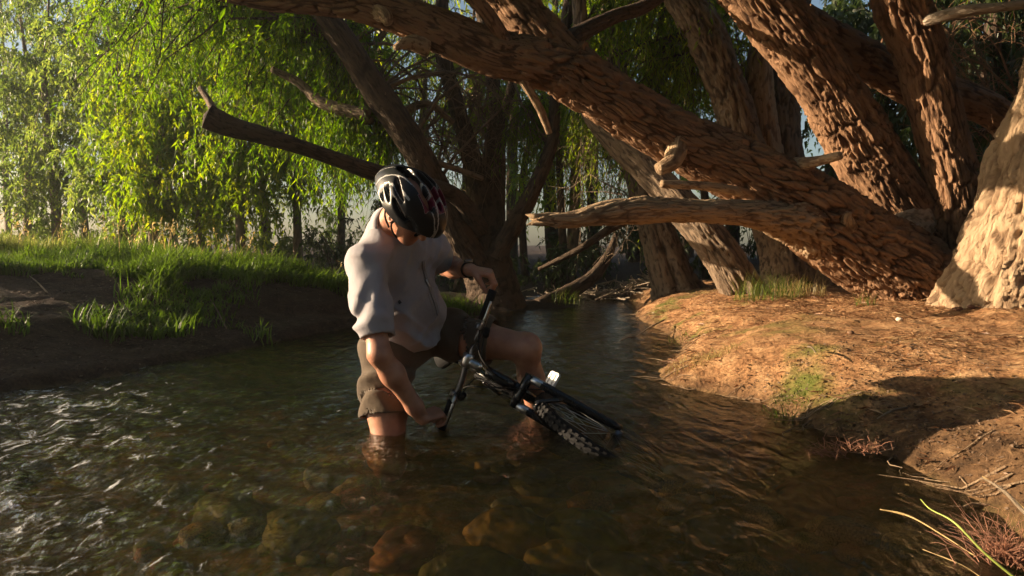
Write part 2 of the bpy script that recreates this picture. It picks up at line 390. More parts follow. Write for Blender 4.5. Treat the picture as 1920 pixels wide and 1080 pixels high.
nx2, ny2 = len(wx), len(wy); id2 = np.arange(nx2 * ny2).reshape(ny2, nx2)
wq = np.stack([id2[:-1, :-1], id2[:-1, 1:], id2[1:, 1:], id2[1:, :-1]], -1).reshape(-1, 4)
_d = terrain(wp)[1]
keep = (_d[wq] < 0.35).any(1)
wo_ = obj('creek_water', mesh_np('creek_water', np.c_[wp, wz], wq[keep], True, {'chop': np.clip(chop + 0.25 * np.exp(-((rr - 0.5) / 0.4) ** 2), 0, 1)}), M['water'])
tag(wo_, 'shallow olive brown creek water with ripples', None, None, 'structure')

# ------------------------------------------------------------------ tubes: trunks, limbs, twigs
def catmull(pts, n):
    pts = np.asarray(pts, float); k = len(pts)
    e = np.concatenate([[2 * pts[0] - pts[1]], pts, [2 * pts[-1] - pts[-2]]])
    t = np.linspace(0, k - 1 - 1e-6, n); i = t.astype(int); f = (t - i)[:, None]
    p0, p1, p2, p3 = e[i], e[i + 1], e[i + 2], e[i + 3]
    return 0.5 * (2 * p1 + (p2 - p0) * f + (2 * p0 - 5 * p1 + 4 * p2 - p3) * f ** 2 + (3 * p1 - p0 - 3 * p2 + p3) * f ** 3)
def frames(c):
    tn = nrm(np.gradient(c, axis=0)); n = len(c)
    u = np.cross(tn[0], [0.3, 0.1, 1.0]); u = nrm(u); U = np.zeros_like(c)
    for i in range(n):
        u = u - tn[i] * (u @ tn[i]); u = nrm(u); U[i] = u
    return tn, U, np.cross(tn, U)
def limb_mesh(name, path, nseg, step, bark=0.02, cell=0.045, seed=0, lump=0.08, flare=0.0, stretch=7.0, jag=0.0):
    """path rows: x,y,z,r; a swept trunk with furrowed bark; flare widens the first 15 % into buttress roots"""
    path = np.asarray(path, float)
    L = np.linalg.norm(np.diff(path[:, :3], axis=0), axis=1).sum()
    n = max(8, int(L / step)); c = catmull(path, n); r = np.maximum(c[:, 3], 0.0006); c = c[:, :3]
    s = np.concatenate([[0], np.cumsum(np.linalg.norm(np.diff(c, axis=0), axis=1))])
    tn, U, W = frames(c)
    a = np.linspace(0, 2 * np.pi, nseg, endpoint=False)
    ca, sa = np.cos(a), np.sin(a)
    nrm_ = (U[:, None, :] * ca[None, :, None] + W[:, None, :] * sa[None, :, None])
    R = np.repeat(r[:, None], nseg, 1); S = np.repeat(s[:, None], nseg, 1)
    bk = np.stack([ca[None] * R, sa[None] * R, S], -1).reshape(-1, 3)
    big = fbm(np.c_[bk[:, 0] * 3.2, bk[:, 1] * 3.2, bk[:, 2] * 1.6] + seed * 3.7, 3, seed)
    Rn = R.ravel() * (1 + lump * 2 * big)
    if flare:
        ft = np.exp(-S.ravel() / (0.16 * L)); ang = np.tile(a, n)
        Rn *= 1 + flare * ft * (0.6 + 0.5 * np.cos(ang * 5 + seed + 2 * big) + 0.25 * np.cos(ang * 9 + 2))
    plate = np.zeros(len(bk))
    if bark:
        wv = np.stack([vnoise(bk * np.array([11, 11, 5]), seed + 40), vnoise(bk * np.array([11, 11, 5]), seed + 41), vnoise(bk * 9, seed + 42)], 1)
        q = bk + wv * np.array([0.022, 0.022, 0.05])
        tw = q[:, 2] * 0.3; cs, sn = np.cos(tw), np.sin(tw)
        q = np.c_[q[:, 0] * cs - q[:, 1] * sn, q[:, 0] * sn + q[:, 1] * cs, q[:, 2] / stretch] / cell
        f1, f2, idv = worley(q, seed + 7)
        edge = f2 - f1
        plate = sstep(0.0, 0.19, edge) * (0.55 + 0.45 * idv)
        rid = 1 - np.abs(vnoise(q * np.array([1.7, 1.7, 1.1]) + 5, seed + 60)) * 1.6
        fine = 1 - np.abs(vnoise(q * np.array([4.2, 4.2, 2.6]), seed + 61)) * 2
        amp = bark * np.clip(R.ravel() / 0.16, 0.25, 1.2) * (0.75 + 0.5 * vnoise(bk * 1.7, seed + 9))
        Rn = Rn + amp * (plate * 0.85 - 0.5 + 0.38 * rid + 0.22 * fine)
    v = c.repeat(nseg, 0) + nrm_.reshape(-1, 3) * Rn[:, None]
    if jag:
        end = np.clip((S.ravel() - (L - jag * 2)) / (jag * 2), 0, 1)
        v += tn.repeat(nseg, 0) * (end * jag * (vnoise(np.c_[ca, sa, 0 * ca] * 2.4 + seed, 5).repeat(1)[None].repeat(n, 0).ravel()))[:, None]
    ii = np.arange(n * nseg).reshape(n, nseg); jj = np.roll(ii, -1, 1)
    fq = np.stack([ii[:-1], jj[:-1], jj[1:], ii[1:]], -1).reshape(-1, 4)
    v = np.concatenate([v, c[:1], c[-1:] + tn[-1:] * r[-1] * 0.3])
    f3 = np.concatenate([np.stack([np.full(nseg, n * nseg), jj[0], ii[0]], 1), np.stack([np.full(nseg, n * nseg + 1), ii[-1], jj[-1]], 1)])
    bk = np.concatenate([bk, [[0, 0, 0], [0, 0, s[-1]]]]); plate = np.concatenate([plate, [0.3, 0.3]])
    return mesh_np(name, v, [fq, f3], True, {'bk': bk, 'plate': plate})
def tubes(paths, radii, nseg=4):
    """many thin tubes at once: paths (S,K,3), radii (S,K) -> verts, quads"""
    paths = np.asarray(paths, float); radii = np.asarray(radii, float); S, K, _ = paths.shape
    tn = nrm(np.gradient(paths, axis=1)); ref = np.where(np.abs(tn[..., 2:3]) > 0.9, [1.0, 0, 0], [0, 0, 1.0])
    U = nrm(np.cross(tn, ref)); W = np.cross(tn, U)
    a = np.linspace(0, 2 * np.pi, nseg, endpoint=False)
    v = paths[:, :, None] + radii[:, :, None, None] * (U[:, :, None] * np.cos(a)[:, None] + W[:, :, None] * np.sin(a)[:, None])
    ii = np.arange(S * K * nseg).reshape(S, K, nseg); jj = np.roll(ii, -1, 2)
    f = np.stack([ii[:, :-1], jj[:, :-1], jj[:, 1:], ii[:, 1:]], -1).reshape(-1, 4)
    return v.reshape(-1, 3), f
def tube_bk(v): return {'bk': v, 'plate': np.full(len(v), 0.5)}
def leaf_quads(rng, pos, d, ln, wd, val=None, flat=0.0, tri=False):
    """rhombic (or, far away, triangular) leaves; pos base, d direction, ln/wd arrays"""
    n = len(pos); d = nrm(d)
    r = rng.normal(size=(n, 3)); r[:, 2] += flat
    side = nrm(np.cross(d, r)); nn = np.cross(side, d)
    ln = ln[:, None]; wd = wd[:, None]; tip = pos + d * ln - np.array([0, 0, 1.0]) * ln * 0.12
    if val is None: val = rng.random(n)
    if tri:
        v = np.stack([pos + side * wd * 0.5, tip, pos - side * wd * 0.5 + d * ln * 0.25], 1)
        return v.reshape(-1, 3), np.arange(n * 3).reshape(n, 3), np.repeat(val, 3)
    v = np.stack([pos, pos + d * ln * 0.45 + side * wd * 0.5 + nn * wd * 0.12, tip, pos + d * ln * 0.45 - side * wd * 0.5 + nn * wd * 0.12], 1)
    return v.reshape(-1, 3), np.arange(n * 4).reshape(n, 4), np.repeat(val, 4)
def strands(rng, anchors, outd, L, m, leaf, wd, droop=1.0, up=0.0, far=False):
    """willow twigs hanging from anchors, each with m leaves: returns (leaf v,f,val),(twig v,f)"""
    S = len(anchors); L = np.asarray(L) * np.ones(S)
    K = 3
    def pos(t):
        return anchors[:, None] + outd[:, None] * (L[:, None] * 0.55 * t * (1 - 0.35 * t))[..., None] + np.array([0, 0, -1.0]) * (L[:, None] * droop * t ** 1.6 * 0.8)[..., None] \
            + np.array([0, 0, 1.0]) * (L[:, None] * up * t * (1 - t))[..., None]
    tk = np.linspace(0, 1, K)[None].repeat(S, 0)
    tv, tf = tubes(pos(tk), 0.0035 * (1.1 - 0.8 * tk) * np.ones((S, 1)), 3)
    tl = (np.linspace(0.06, 1.0, m)[None] + rng.normal(0, 0.03, (S, m))).clip(0.02, 1)
    pl = pos(tl); dl = nrm(pos(np.minimum(tl + 0.04, 1.04)) - pl)
    rnd = rng.normal(size=(S, m, 3)); rnd = nrm(rnd)
    ld = nrm(dl * 0.75 + rnd * 0.75 + np.array([0, 0, -0.25]))
    n = S * m
    sval = rng.random((S, 1)) * 0.65
    val = (sval + 0.35 * rng.random((S, m))).ravel()
    lv = leaf_quads(rng, pl.reshape(-1, 3), ld.reshape(-1, 3), leaf * (0.6 + 0.7 * rng.random(n)), wd * (0.7 + 0.5 * rng.random(n)), val, tri=far)
    return lv, (tv, tf)
def boughs(rng, start, ends, r0, K=7, sag=0.15):
    """curved side branches from start points to ends"""
    S = len(ends); t = np.linspace(0, 1, K)[None, :, None]
    a = start[:, None]; b = ends[:, None]; ln = np.linalg.norm(ends - start, axis=1)[:, None, None]
    p = a + (b - a) * t + np.array([0, 0, 1.0]) * ln * 0.22 * np.sin(np.pi * t) - np.array([0, 0, 1.0]) * ln * sag * t ** 2
    p = p + rng.normal(size=(S, K, 3)) * ln * 0.025 * (t > 0) * (t < 1.01)
    r = r0 * (1.05 - t[..., 0] * 0.9) * np.clip(ln[:, :, 0], 0.4, 2.5) * 0.5
    return p, r
def crown(tree, rng, starts, centre, rad, nb, per, L, m, leaf, wd, mat, bark, r0=0.03, droop=1.0, name='crown', up=0.0, shell=0.0, far=False):
    """boughs growing from the start points into an ellipsoid, hung with leafy twigs"""
    u = nrm(rng.normal(size=(nb, 3))) * (rng.random((nb, 1)) ** (1 / 3) * (1 - shell) + shell)
    ends = np.asarray(centre) + u * np.asarray(rad)
    starts = np.asarray(starts, float)
    dd = ((ends[:, None] - starts[None]) ** 2).sum(2) * (0.5 + rng.random((nb, len(starts))))
    st = starts[dd.argmin(1)]
    p, r = boughs(rng, st, ends, r0)
    bv, bf = tubes(p[:, ::2] if far else p, r[:, ::2] if far else r, 4 if far else 5)
    K = p.shape[1]; ti = (0.35 + 0.65 * rng.random((nb, per))) * (K - 1)
    i = np.minimum(ti.astype(int), K - 2); f = (ti - i)[..., None]; bi = np.arange(nb)[:, None]
    an = (p[bi, i] * (1 - f) + p[bi, i + 1] * f).reshape(-1, 3)
    od = rng.normal(size=(nb * per, 3)); od[:, 2] *= 0.5; od = nrm(od)
    lv, tw = strands(rng, an, od, L * (0.5 + 0.9 * rng.random(nb * per)), m, leaf, wd, droop, up, far)
    mb = MB(); mb.add(bv, bf, **tube_bk(bv)); (None if far else mb.add(tw[0], tw[1], **tube_bk(tw[0])))
    b = obj('twigs', mb.mesh('twigs'), bark, tree); b['kind'] = 'stuff'
    o = obj(name, mesh_np(name, lv[0], lv[1], False, {'lv': lv[2]}), mat, tree); o['kind'] = 'stuff'
    return o
def sp(rows):
    """(px, py, radius px, depth) -> x,y,z,r"""
    return np.array([[*P(a, b, y), rp * y / F] for a, b, rp, y in rows])

# ---- the long leaning willow on the right bank (its limb crosses the picture)
rng = np.random.default_rng(3)
t1 = thing('willow_tree', 'great leaning willow whose long limb slants over the creek to the upper left', 'tree', 'old willows on the right bank')
LA = sp([(1790, 640, 103.8, 6.15), (1745, 575, 84.7, 6.05), (1680, 505, 72.6, 6), (1590, 445, 67.4, 5.95), (1500, 380, 60.5, 5.9), (1385, 318, 53.7, 5.85), (1260, 258, 48.5, 5.8), (1150, 190, 46.7, 5.7), (1060, 125, 47.6, 5.6)])
obj('trunk', limb_mesh('trunk', LA, 220, 0.0105, 0.055, 0.038, 1, flare=0.25), M['bark_red'], t1)
LA2 = sp([(1075, 135, 42.3, 5.62), (1000, 118, 41.4, 5.55), (920, 98, 40.5, 5.5), (810, 50, 36.8, 5.45), (700, 14, 29.4, 5.4), (600, 2, 22.1, 5.4), (500, 2, 15.6, 5.4), (380, -20, 11, 5.4), (200, -70, 7.4, 5.5)])
obj('limb', limb_mesh('limb', LA2, 100, 0.012, 0.044, 0.038, 2), M['bark_red'], t1)
LA3 = sp([(1075, 135, 36, 5.64), (1010, 62, 37.8, 5.66), (950, 5, 34.2, 5.7), (880, -60, 28.8, 5.7), (780, -190, 21.6, 5.8), (700, -400, 13.5, 5.9)])
obj('limb', limb_mesh('limb', LA3, 96, 0.013, 0.044, 0.038, 3), M['bark_red'], t1)
obj('branch', limb_mesh('branch', sp([(1055, 90, 22, 5.7), (1090, 62, 17, 5.9), (1150, 32, 13, 6.1), (1215, 8, 12, 6.3), (1300, -60, 9, 6.5)]), 28, 0.02, 0.010, 0.03, 4), M['bark_dark'], t1)
obj('branch', limb_mesh('branch', sp([(960, 95, 14, 5.45), (905, 15, 14, 5.3), (850, -40, 11, 5.2), (780, -150, 8, 5.2)]), 28, 0.02, 0.010, 0.03, 5), M['bark_red'], t1)
obj('broken_branch', limb_mesh('broken_branch', sp([(1540, 430, 52, 5.9), (1480, 412, 40, 5.72), (1400, 400, 27, 5.55), (1300, 396, 24, 5.4), (1200, 393, 23, 5.25), (1130, 402, 18, 5.15), (1060, 412, 13, 5.1), (1003, 412, 10, 5.05)]), 80, 0.010, 0.050, 0.032, 6, lump=0.36, jag=0.09), M['bark_tan'], t1)['label'] = 'dead grey branch broken off short above the water'
obj('splinter', limb_mesh('splinter', sp([(1215, 392, 16, 5.26), (1150, 388, 12, 5.2), (1095, 400, 9, 5.12), (1040, 424, 5, 5.06)]), 30, 0.012, 0.02, 0.03, 8, lump=0.3), M['bark_tan'], t1)
for a in ([(1270, 262, 26, 5.72), (1262, 300, 17, 5.6), (1235, 318, 12, 5.55)], [(800, 85, 22, 5.42), (765, 80, 13, 5.35), (740, 90, 6, 5.3)], [(700, 18, 20, 5.38), (722, 30, 14, 5.3), (728, 44, 8, 5.28)],
          [(1240, 345, 7, 5.5), (1330, 350, 8, 5.6), (1400, 362, 10, 5.75)], [(1490, 310, 14, 5.85), (1530, 303, 10, 5.5), (1575, 292, 8, 5.3)], [(980, 150, 9, 5.5), (1010, 200, 8, 5.6), (1030, 250, 6, 5.7)],
          [(1590, 425, 16, 5.7), (1588, 408, 9, 5.62), (1592, 398, 5, 5.6)]):
    obj('stub', limb_mesh('stub', sp(a), 24, 0.012, 0.008, 0.03, int(a[0][0])), M['bark_tan'], t1)
crown(t1, rng, np.concatenate([LA2[4:, :3], LA3[2:, :3]]), (-0.9, 4.6, 4.7), (3.4, 2.6, 1.1), 120, 22, 0.75, 16, 0.12, 0.028, M['leaf_willow'], M['bark_dark'], 0.035)

# ---- the forked willow behind it
t2 = thing('willow_tree', 'forked willow with two thick stems right of the leaning trunk', 'tree', 'old willows on the right bank')
LC = sp([(1900, 600, 76, 6.55), (1850, 505, 57.5, 6.45), (1770, 462, 47.9, 6.35), (1700, 405, 52.7, 6.3), (1635, 310, 54.3, 6.3), (1575, 205, 51.1, 6.25), (1505, 95, 51.1, 6.2), (1430, 5, 49.5, 6.2), (1340, -110, 41.5, 6.2), (1240, -260, 32, 6.2), (1150, -480, 19.2, 6.2)])
obj('trunk', limb_mesh('trunk', LC, 170, 0.012, 0.052, 0.040, 11), M['bark_red'], t2)
LD = sp([(1800, 470, 57.7, 6.3), (1790, 415, 52.5, 6.2), (1785, 350, 41.9, 6.1), (1768, 270, 39.4, 6.05), (1748, 180, 40.2, 6), (1722, 85, 41.9, 5.98), (1690, 0, 41.9, 5.95), (1650, -100, 36.8, 5.95), (1620, -260, 28, 5.9), (1600, -450, 17.5, 5.8)])
obj('limb', limb_mesh('limb', LD, 132, 0.012, 0.050, 0.045, 12), M['bark_red'], t2)
LE = sp([(1500, 40, 32, 6.45), (1560, 80, 35.2, 6.6), (1640, 122, 33.6, 6.8), (1720, 165, 32, 7), (1800, 185, 30.4, 7.1), (1870, 215, 28.8, 7.2), (1960, 300, 36, 7.3), (2000, 420, 48, 7.3), (2010, 560, 64, 7.3)])
obj('limb', limb_mesh('limb', LE, 76, 0.018, 0.034, 0.055, 13), M['bark_red'], t2)
obj('stub', limb_mesh('stub', sp([(1712, 420, 40, 6.2), (1690, 436, 30, 6.0), (1672, 440, 20, 5.95)]), 40, 0.01, 0.012, 0.03, 14), M['bark_pale'], t2)
obj('stub', limb_mesh('stub', sp([(1800, 488, 26, 6.1), (1795, 500, 20, 5.9), (1790, 512, 10, 5.85)]), 30, 0.01, 0.010, 0.03, 15), M['bark_pale'], t2)
obj('branch', limb_mesh('branch', sp([(1735, 40, 10, 5.8), (1800, 22, 11, 5.6), (1870, 14, 9, 5.5), (1960, 0, 8, 5.4), (2060, -40, 6, 5.3)]), 24, 0.02, 0.008, 0.03, 16), M['bark_pale'], t2)
crown(t2, rng, np.concatenate([LC[8:, :3], LD[8:, :3]]), (2.4, 4.6, 5.2), (3.2, 3.4, 1.3), 110, 20, 0.75, 15, 0.12, 0.03, M['leaf_willow'], M['bark_dark'], 0.035)

# ---- the thick trunk cut by the right edge
t3 = thing('willow_tree', 'thick sunlit tan willow trunk at the right edge of the bank', 'tree', 'old willows on the right bank')
LF = sp([(1905, 650, 150, 5.15), (1912, 590, 138, 5.15), (1930, 510, 122, 5.12), (1952, 420, 106, 5.1), (1985, 310, 98, 5.08), (2020, 200, 92, 5.06), (2050, 60, 86, 5.04), (2070, -120, 76, 5), (2080, -400, 52, 4.9)])
obj('trunk', limb_mesh('trunk', LF, 176, 0.0135, 0.058, 0.07, 21, flare=0.22), M['bark_tan'], t3)
crown(t3, rng, LF[6:, :3], (4.3, 5.2, 4.6), (2.2, 2.2, 1.4), 40, 16, 0.7, 14, 0.12, 0.026, M['leaf_willow'], M['bark_dark'], 0.035)

# ---- willows further back on the right bank
t4 = thing('willow_tree', 'dark two-stemmed willow in the shade behind the long limb', 'tree', 'old willows on the right bank')
LG = sp([(1500, 560, 52.8, 8.2), (1480, 470, 45.3, 8.2), (1440, 380, 36.2, 8.1), (1395, 280, 34.7, 8), (1372, 190, 30.2, 7.95), (1335, 90, 31.6, 7.9), (1290, 5, 31.6, 7.85), (1220, -90, 25.7, 7.8), (1120, -240, 18.1, 7.8)])
obj('trunk', limb_mesh('trunk', LG, 84, 0.02, 0.042, 0.05, 31, flare=0.3), M['bark_grey'], t4)
LJ = sp([(1490, 540, 52.7, 8.4), (1478, 440, 45.9, 8.5), (1468, 330, 40.8, 8.55), (1462, 220, 34, 8.6), (1470, 120, 27.2, 8.7), (1500, -20, 22.1, 8.8), (1520, -200, 15.3, 8.8)])
obj('limb', limb_mesh('limb', LJ, 76, 0.02, 0.040, 0.05, 32), M['bark_grey'], t4)
obj('limb', limb_mesh('limb', sp([(1440, 330, 30, 8.4), (1428, 220, 26, 8.35), (1425, 110, 22, 8.3), (1450, 0, 18, 8.3), (1460, -150, 12, 8.2)]), 50, 0.02, 0.02, 0.045, 33), M['bark_tan'], t4)
crown(t4, rng, np.concatenate([LG[5:, :3], LJ[4:, :3]]), P(1230, 60, 9.0), (1.1, 1.3, 1.6), 70, 14, 0.6, 15, 0.085, 0.019, M['leaf_yellow'], M['bark_dark'], 0.025)
t5 = thing('willow_tree', 'slender grey willow leaning left with grass at its foot', 'tree', 'old willows on the right bank')
LI = sp([(1415, 590, 37.2, 7.3), (1392, 545, 32.5, 7.3), (1345, 470, 31, 7.35), (1285, 395, 29.4, 7.5), (1215, 320, 26.3, 7.7), (1150, 262, 21.7, 7.9), (1100, 190, 17, 8.1), (1090, 60, 13.1, 8.2), (1080, -80, 9.3, 8.2)])
obj('trunk', limb_mesh('trunk', LI, 80, 0.018, 0.040, 0.05, 41, flare=0.3), M['bark_grey'], t5)
crown(t5, rng, LI[5:, :3], P(1130, 120, 8.8), (0.8, 0.8, 1.3), 26, 12, 0.6, 14, 0.08, 0.016, M['leaf_willow'], M['bark_dark'], 0.022)
t6 = thing('willow_tree', 'grey willow trunk standing at the bend where the creek turns', 'tree', 'old willows on the right bank')
LH = sp([(1285, 580, 41.1, 8.7), (1262, 530, 33.2, 8.7), (1240, 460, 28.5, 8.75), (1215, 380, 26.1, 8.85), (1190, 300, 23.7, 9), (1165, 200, 19, 9.1), (1150, 60, 14.3, 9.2), (1120, -80, 11, 9.3)])
obj('trunk', limb_mesh('trunk', LH, 70, 0.02, 0.040, 0.05, 51, flare=0.35), M['bark_grey'], t6)
obj('limb', limb_mesh('limb', sp([(1215, 390, 12, 8.8), (1150, 425, 8, 9.1), (1085, 468, 6, 9.3), (1010, 505, 4, 9.5)]), 30, 0.02, 0.012, 0.04, 52), M['bark_dark'], t6)
crown(t6, rng, LH[5:, :3], P(1190, 170, 10.2), (1.2, 0.9, 1.6), 36, 12, 0.7, 14, 0.085, 0.018, M['leaf_yellow'], M['bark_dark'], 0.022)

# ---- the clump of stems on the dark spit behind the man
t7 = thing('willow_tree', 'clump of dark willow stems rising from the left bank behind the man', 'tree')
LK = sp([(935, 600, 55.2, 8.9), (905, 520, 31.3, 8.8), (860, 440, 25.8, 8.6), (815, 350, 24.8, 8.4), (770, 265, 24.8, 8.2), (705, 170, 23.9, 8.1), (650, 85, 22.1, 8), (600, 15, 20.2, 7.9), (540, -70, 17.5, 7.8), (470, -200, 12.9, 7.7)])
obj('trunk', limb_mesh('trunk', LK, 60, 0.02, 0.030, 0.045, 61), M['bark_dark'], t7)
for k, a in enumerate(([(930, 600, 62, 8.9), (922, 510, 42, 8.9), (905, 400, 26, 8.9), (882, 290, 18, 8.9), (852, 185, 15, 8.9), (830, 90, 14, 8.9), (830, -60, 10, 8.9)],
                       [(925, 430, 22, 8.9), (918, 330, 16, 9.0), (928, 220, 14, 9.1), (922, 130, 12, 9.2), (900, 20, 9, 9.3), (880, -100, 6, 9.3)],
                       [(930, 480, 20, 8.7), (968, 415, 16, 8.6), (1005, 345, 14, 8.5), (1035, 265, 12, 8.5), (1042, 180, 11, 8.5), (1060, 60, 11, 8.5), (1080, -80, 7, 8.5)],
                       [(930, 470, 16, 9.2), (935, 350, 12, 9.3), (940, 240, 10, 9.4), (965, 140, 8, 9.5), (985, 20, 6, 9.6)])):
    obj('stem', limb_mesh('stem', sp(a), 36, 0.028, 0.026, 0.045, 62 + k), M['bark_dark'], t7)
obj('stem', limb_mesh('stem', sp([(900, 430, 16, 8.7), (860, 372, 15, 8.2), (790, 345, 15, 7.8), (700, 322, 15, 7.4), (600, 288, 14, 7.0), (520, 262, 15, 6.8), (440, 240, 18, 6.7), (405, 226, 21, 6.65), (388, 218, 22, 6.62)]), 48, 0.014, 0.012, 0.035, 70), M['bark_dark'], t7)['label'] = 'low bare stem ending in a sawn-off stub over the left bank'
for a in ([(690, 215, 13, 8.1), (640, 205, 12, 8.2), (600, 190, 10, 8.3), (560, 155, 8, 8.4), (510, 130, 6, 8.4)], [(745, 215, 9, 8.3), (800, 195, 7, 8.5), (850, 230, 5, 8.6)], [(405, 222, 9, 6.62), (395, 195, 7, 6.7), (375, 165, 5, 6.8)],
          [(690, 230, 11, 8.2), (680, 160, 8, 8.3), (690, 60, 6, 8.4)], [(800, 300, 6, 8.3), (850, 315, 6, 8.4), (905, 335, 5, 8.5)], [(1030, 250, 8, 8.5), (1010, 200, 7, 8.4), (985, 160, 6, 8.3)],
          [(700, 85, 7, 8.6), (720, 60, 6, 8.6), (765, -20, 5, 8.6)]):
    obj('branch', limb_mesh('branch', sp(a), 18, 0.025, 0.006, 0.03, int(a[1][0])), M['bark_grey'], t7)
crown(t7, rng, LK[5:, :3], P(450, 70, 9.0), (2.1, 1.3, 1.3), 150, 22, 0.42, 14, 0.075, 0.017, M['leaf_willow'], M['bark_dark'], 0.018, 0.5, up=0.3)
crown(t7, rng, LK[4:7, :3], P(640, 235, 9.0), (0.65, 0.8, 0.85), 56, 16, 0.6, 16, 0.08, 0.018, M['leaf_willow'], M['bark_dark'], 0.016)
crown(t7, rng, np.array([P(1000, 180, 8.6), P(930, 150, 9.0)]), P(985, 215, 8.8), (0.35, 0.5, 0.3), 10, 12, 0.6, 16, 0.08, 0.015, M['leaf_willow'], M['bark_dark'], 0.012)

t8 = thing('willow_tree', 'unseen tall willow added for shade on the left bank outside the picture, arching over the creek', 'tree')  # unseen canopy, added to hold back skylight from the high left
LL = np.array([[-6.8, 0.2, 0.3, .34], [-6.7, 0.25, 1.4, .30], [-6.4, 0.5, 2.6, .27], [-5.9, 0.8, 3.8, .22], [-5.2, 1.2, 4.8, .16], [-4.2, 1.6, 5.5, .09]])
obj('trunk', limb_mesh('trunk', LL, 40, 0.06, 0.04, 0.06, 95, flare=0.3), M['bark_grey'], t8)
crown(t8, rng, LL[3:, :3], (-4.6, 1.4, 5.2), (3.4, 3.2, 1.2), 120, 16, 0.7, 12, 0.18, 0.06, M['leaf_willow'], M['bark_dark'], 0.03, far=True)
def bare(tree, rng, starts, c, rad, n, r0, mat):
    ends = np.asarray(c) + nrm(rng.normal(size=(n, 3))) * rng.random((n, 1)) ** (1 / 3) * np.asarray(rad)
    st = np.asarray(starts)[rng.integers(0, len(starts), n)]
    pth, r = boughs(rng, st, ends, r0, 7, 0.05); v, f = tubes(pth, r, 5); mb = MB(); mb.add(v, f, **tube_bk(v))
    k = 4; an = pth[:, 3:6].reshape(-1, 3).repeat(k, 0); e2 = an + rng.normal(size=an.shape) * np.array([0.25, 0.25, 0.28])
    p2, r2 = boughs(rng, an, e2, r0 * 0.4, 5, 0.1); v, f = tubes(p2, np.maximum(r2, 0.0025), 4); mb.add(v, f, **tube_bk(v))
    o = obj('bare_twigs', mb.mesh('bare_twigs'), mat, tree); o['kind'] = 'stuff'
bare(t7, rng, np.concatenate([LK[3:7, :3], [P(905, 350, 8.9), P(880, 280, 8.9), P(925, 250, 9.1), P(1030, 270, 8.5)]]), P(870, 230, 9.2), (1.5, 0.9, 1.3), 70, 0.016, M['bark_grey'])
bare(t6, rng, LH[2:, :3], P(1130, 330, 9.6), (1.0, 0.8, 1.2), 40, 0.014, M['bark_grey'])
bare(t4, rng, LG[3:, :3], P(1290, 200, 9.2), (1.1, 0.8, 1.2), 40, 0.014, M['bark_grey'])
bare(t2, rng, LE[2:, :3], P(1800, 150, 7.6), (1.2, 0.7, 1.0), 30, 0.014, M['bark_red'])

# ---- sunny trees beyond the left bank, and the shaded wood behind the willows
def far_tree(rng, x, y, h, rx, label, mat, bark, group, r=0.09, low=0.25, nb=46, per=7, leaf=0.13, wd=0.05, lean=0.0, m=12, L=0.8):
    t = thing('background_tree', label, 'tree', group)
    z0 = gz(x, y)
    pth = np.array([[x, y, z0 - 0.15, r * 1.25], [x + rng.normal(0, .08) + lean * 0.3, y, z0 + h * 0.3, r], [x + rng.normal(0, .15) + lean * 0.7, y + rng.normal(0, .1), z0 + h * 0.6, r * 0.7], [x + lean, y, z0 + h * 0.95, r * 0.2]])
    obj('trunk', limb_mesh('trunk', pth, 10, 0.16, 0.01, 0.05, int(abs(x * 10)) % 50), bark, t)
    c = catmull(pth, 9)[2:, :3]
    crown(t, rng, c, (x + lean * 0.6, y, z0 + h * (0.5 + low / 2)), (rx, rx, h * (0.5 - low / 2)), nb, per, L, m, leaf, wd, mat, bark, 0.02, 0.55, up=0.3, far=True)
    return t
rng = np.random.default_rng(11)
G1 = 'sunny trees beyond the grassy left bank'
ORD = ['first', 'second', 'third', 'fourth', 'fifth', 'sixth', 'seventh', 'eighth', 'ninth', 'tenth', 'eleventh', 'twelfth', 'thirteenth', 'fourteenth', 'fifteenth']
for i, (px, Y, rx) in enumerate(((-240, 19, 1.8), (-90, 15, 1.5), (20, 22, 1.8), (50, 16, 1.4), (110, 14.5, 1.3), (165, 18, 1.5), (245, 15.5, 1.2), (330, 19, 1.6), (410, 21, 1.8), (215, 13.2, 1.3), (380, 14.2, 1.5), (500, 16, 1.7))):
    far_tree(rng, (px - 960) / F * Y, Y, 0.335 * Y + 0.9, rx, ('hazy sunlit tree just outside the left edge, %s of two' % ORD[i]) if i < 2 else '%s hazy slender tree from the left edge, beyond the grassy bank' % ORD[i - 2], M['leaf_far'], M['bark_grey'], G1, 0.08, 0.06, 56, 14, 0.11, 0.045)
LB2 = 'yellow green sunlit tree beyond the left bank, %s of four from the left'
for i, (px, Y, h, rx) in enumerate(((300, 12.5, 4.6, 1.25), (455, 12.0, 5.0, 1.3), (560, 13, 5.6, 1.4), (640, 15, 6.5, 1.6))):
    far_tree(rng, (px - 960) / F * Y, Y, h, rx, LB2 % ORD[i], M['leaf_yellow'], M['bark_grey'], 'yellow green trees behind the willow clump', 0.07, 0.20, 80, 16, 0.11, 0.042)
for x, y, h, rx, lb in ((2.6, -3.2, 6.5, 2.4, 'unseen dense tree added for shade on the right bank behind the photographer'), (-2.2, -4.5, 6.5, 2.4, 'unseen dense tree added for shade downstream behind the photographer'), (5.8, 0.4, 6.5, 2.4, 'unseen dense tree added for shade on the right bank outside the picture'), (0.3, -6.5, 7.0, 2.4, 'unseen tall tree added for shade far downstream behind the photographer'), (7.5, 4.5, 7.0, 2.4, 'unseen tall tree added for shade right of the thick trunk, outside the picture')):  # unseen dense crowns added to block sky fill from behind and right
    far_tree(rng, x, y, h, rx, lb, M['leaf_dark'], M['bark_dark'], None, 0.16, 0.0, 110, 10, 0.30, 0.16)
G3 = 'shaded trees in the wood behind the willows'
LB3 = '%s shaded tree from the left in the wood behind the willow trunks'
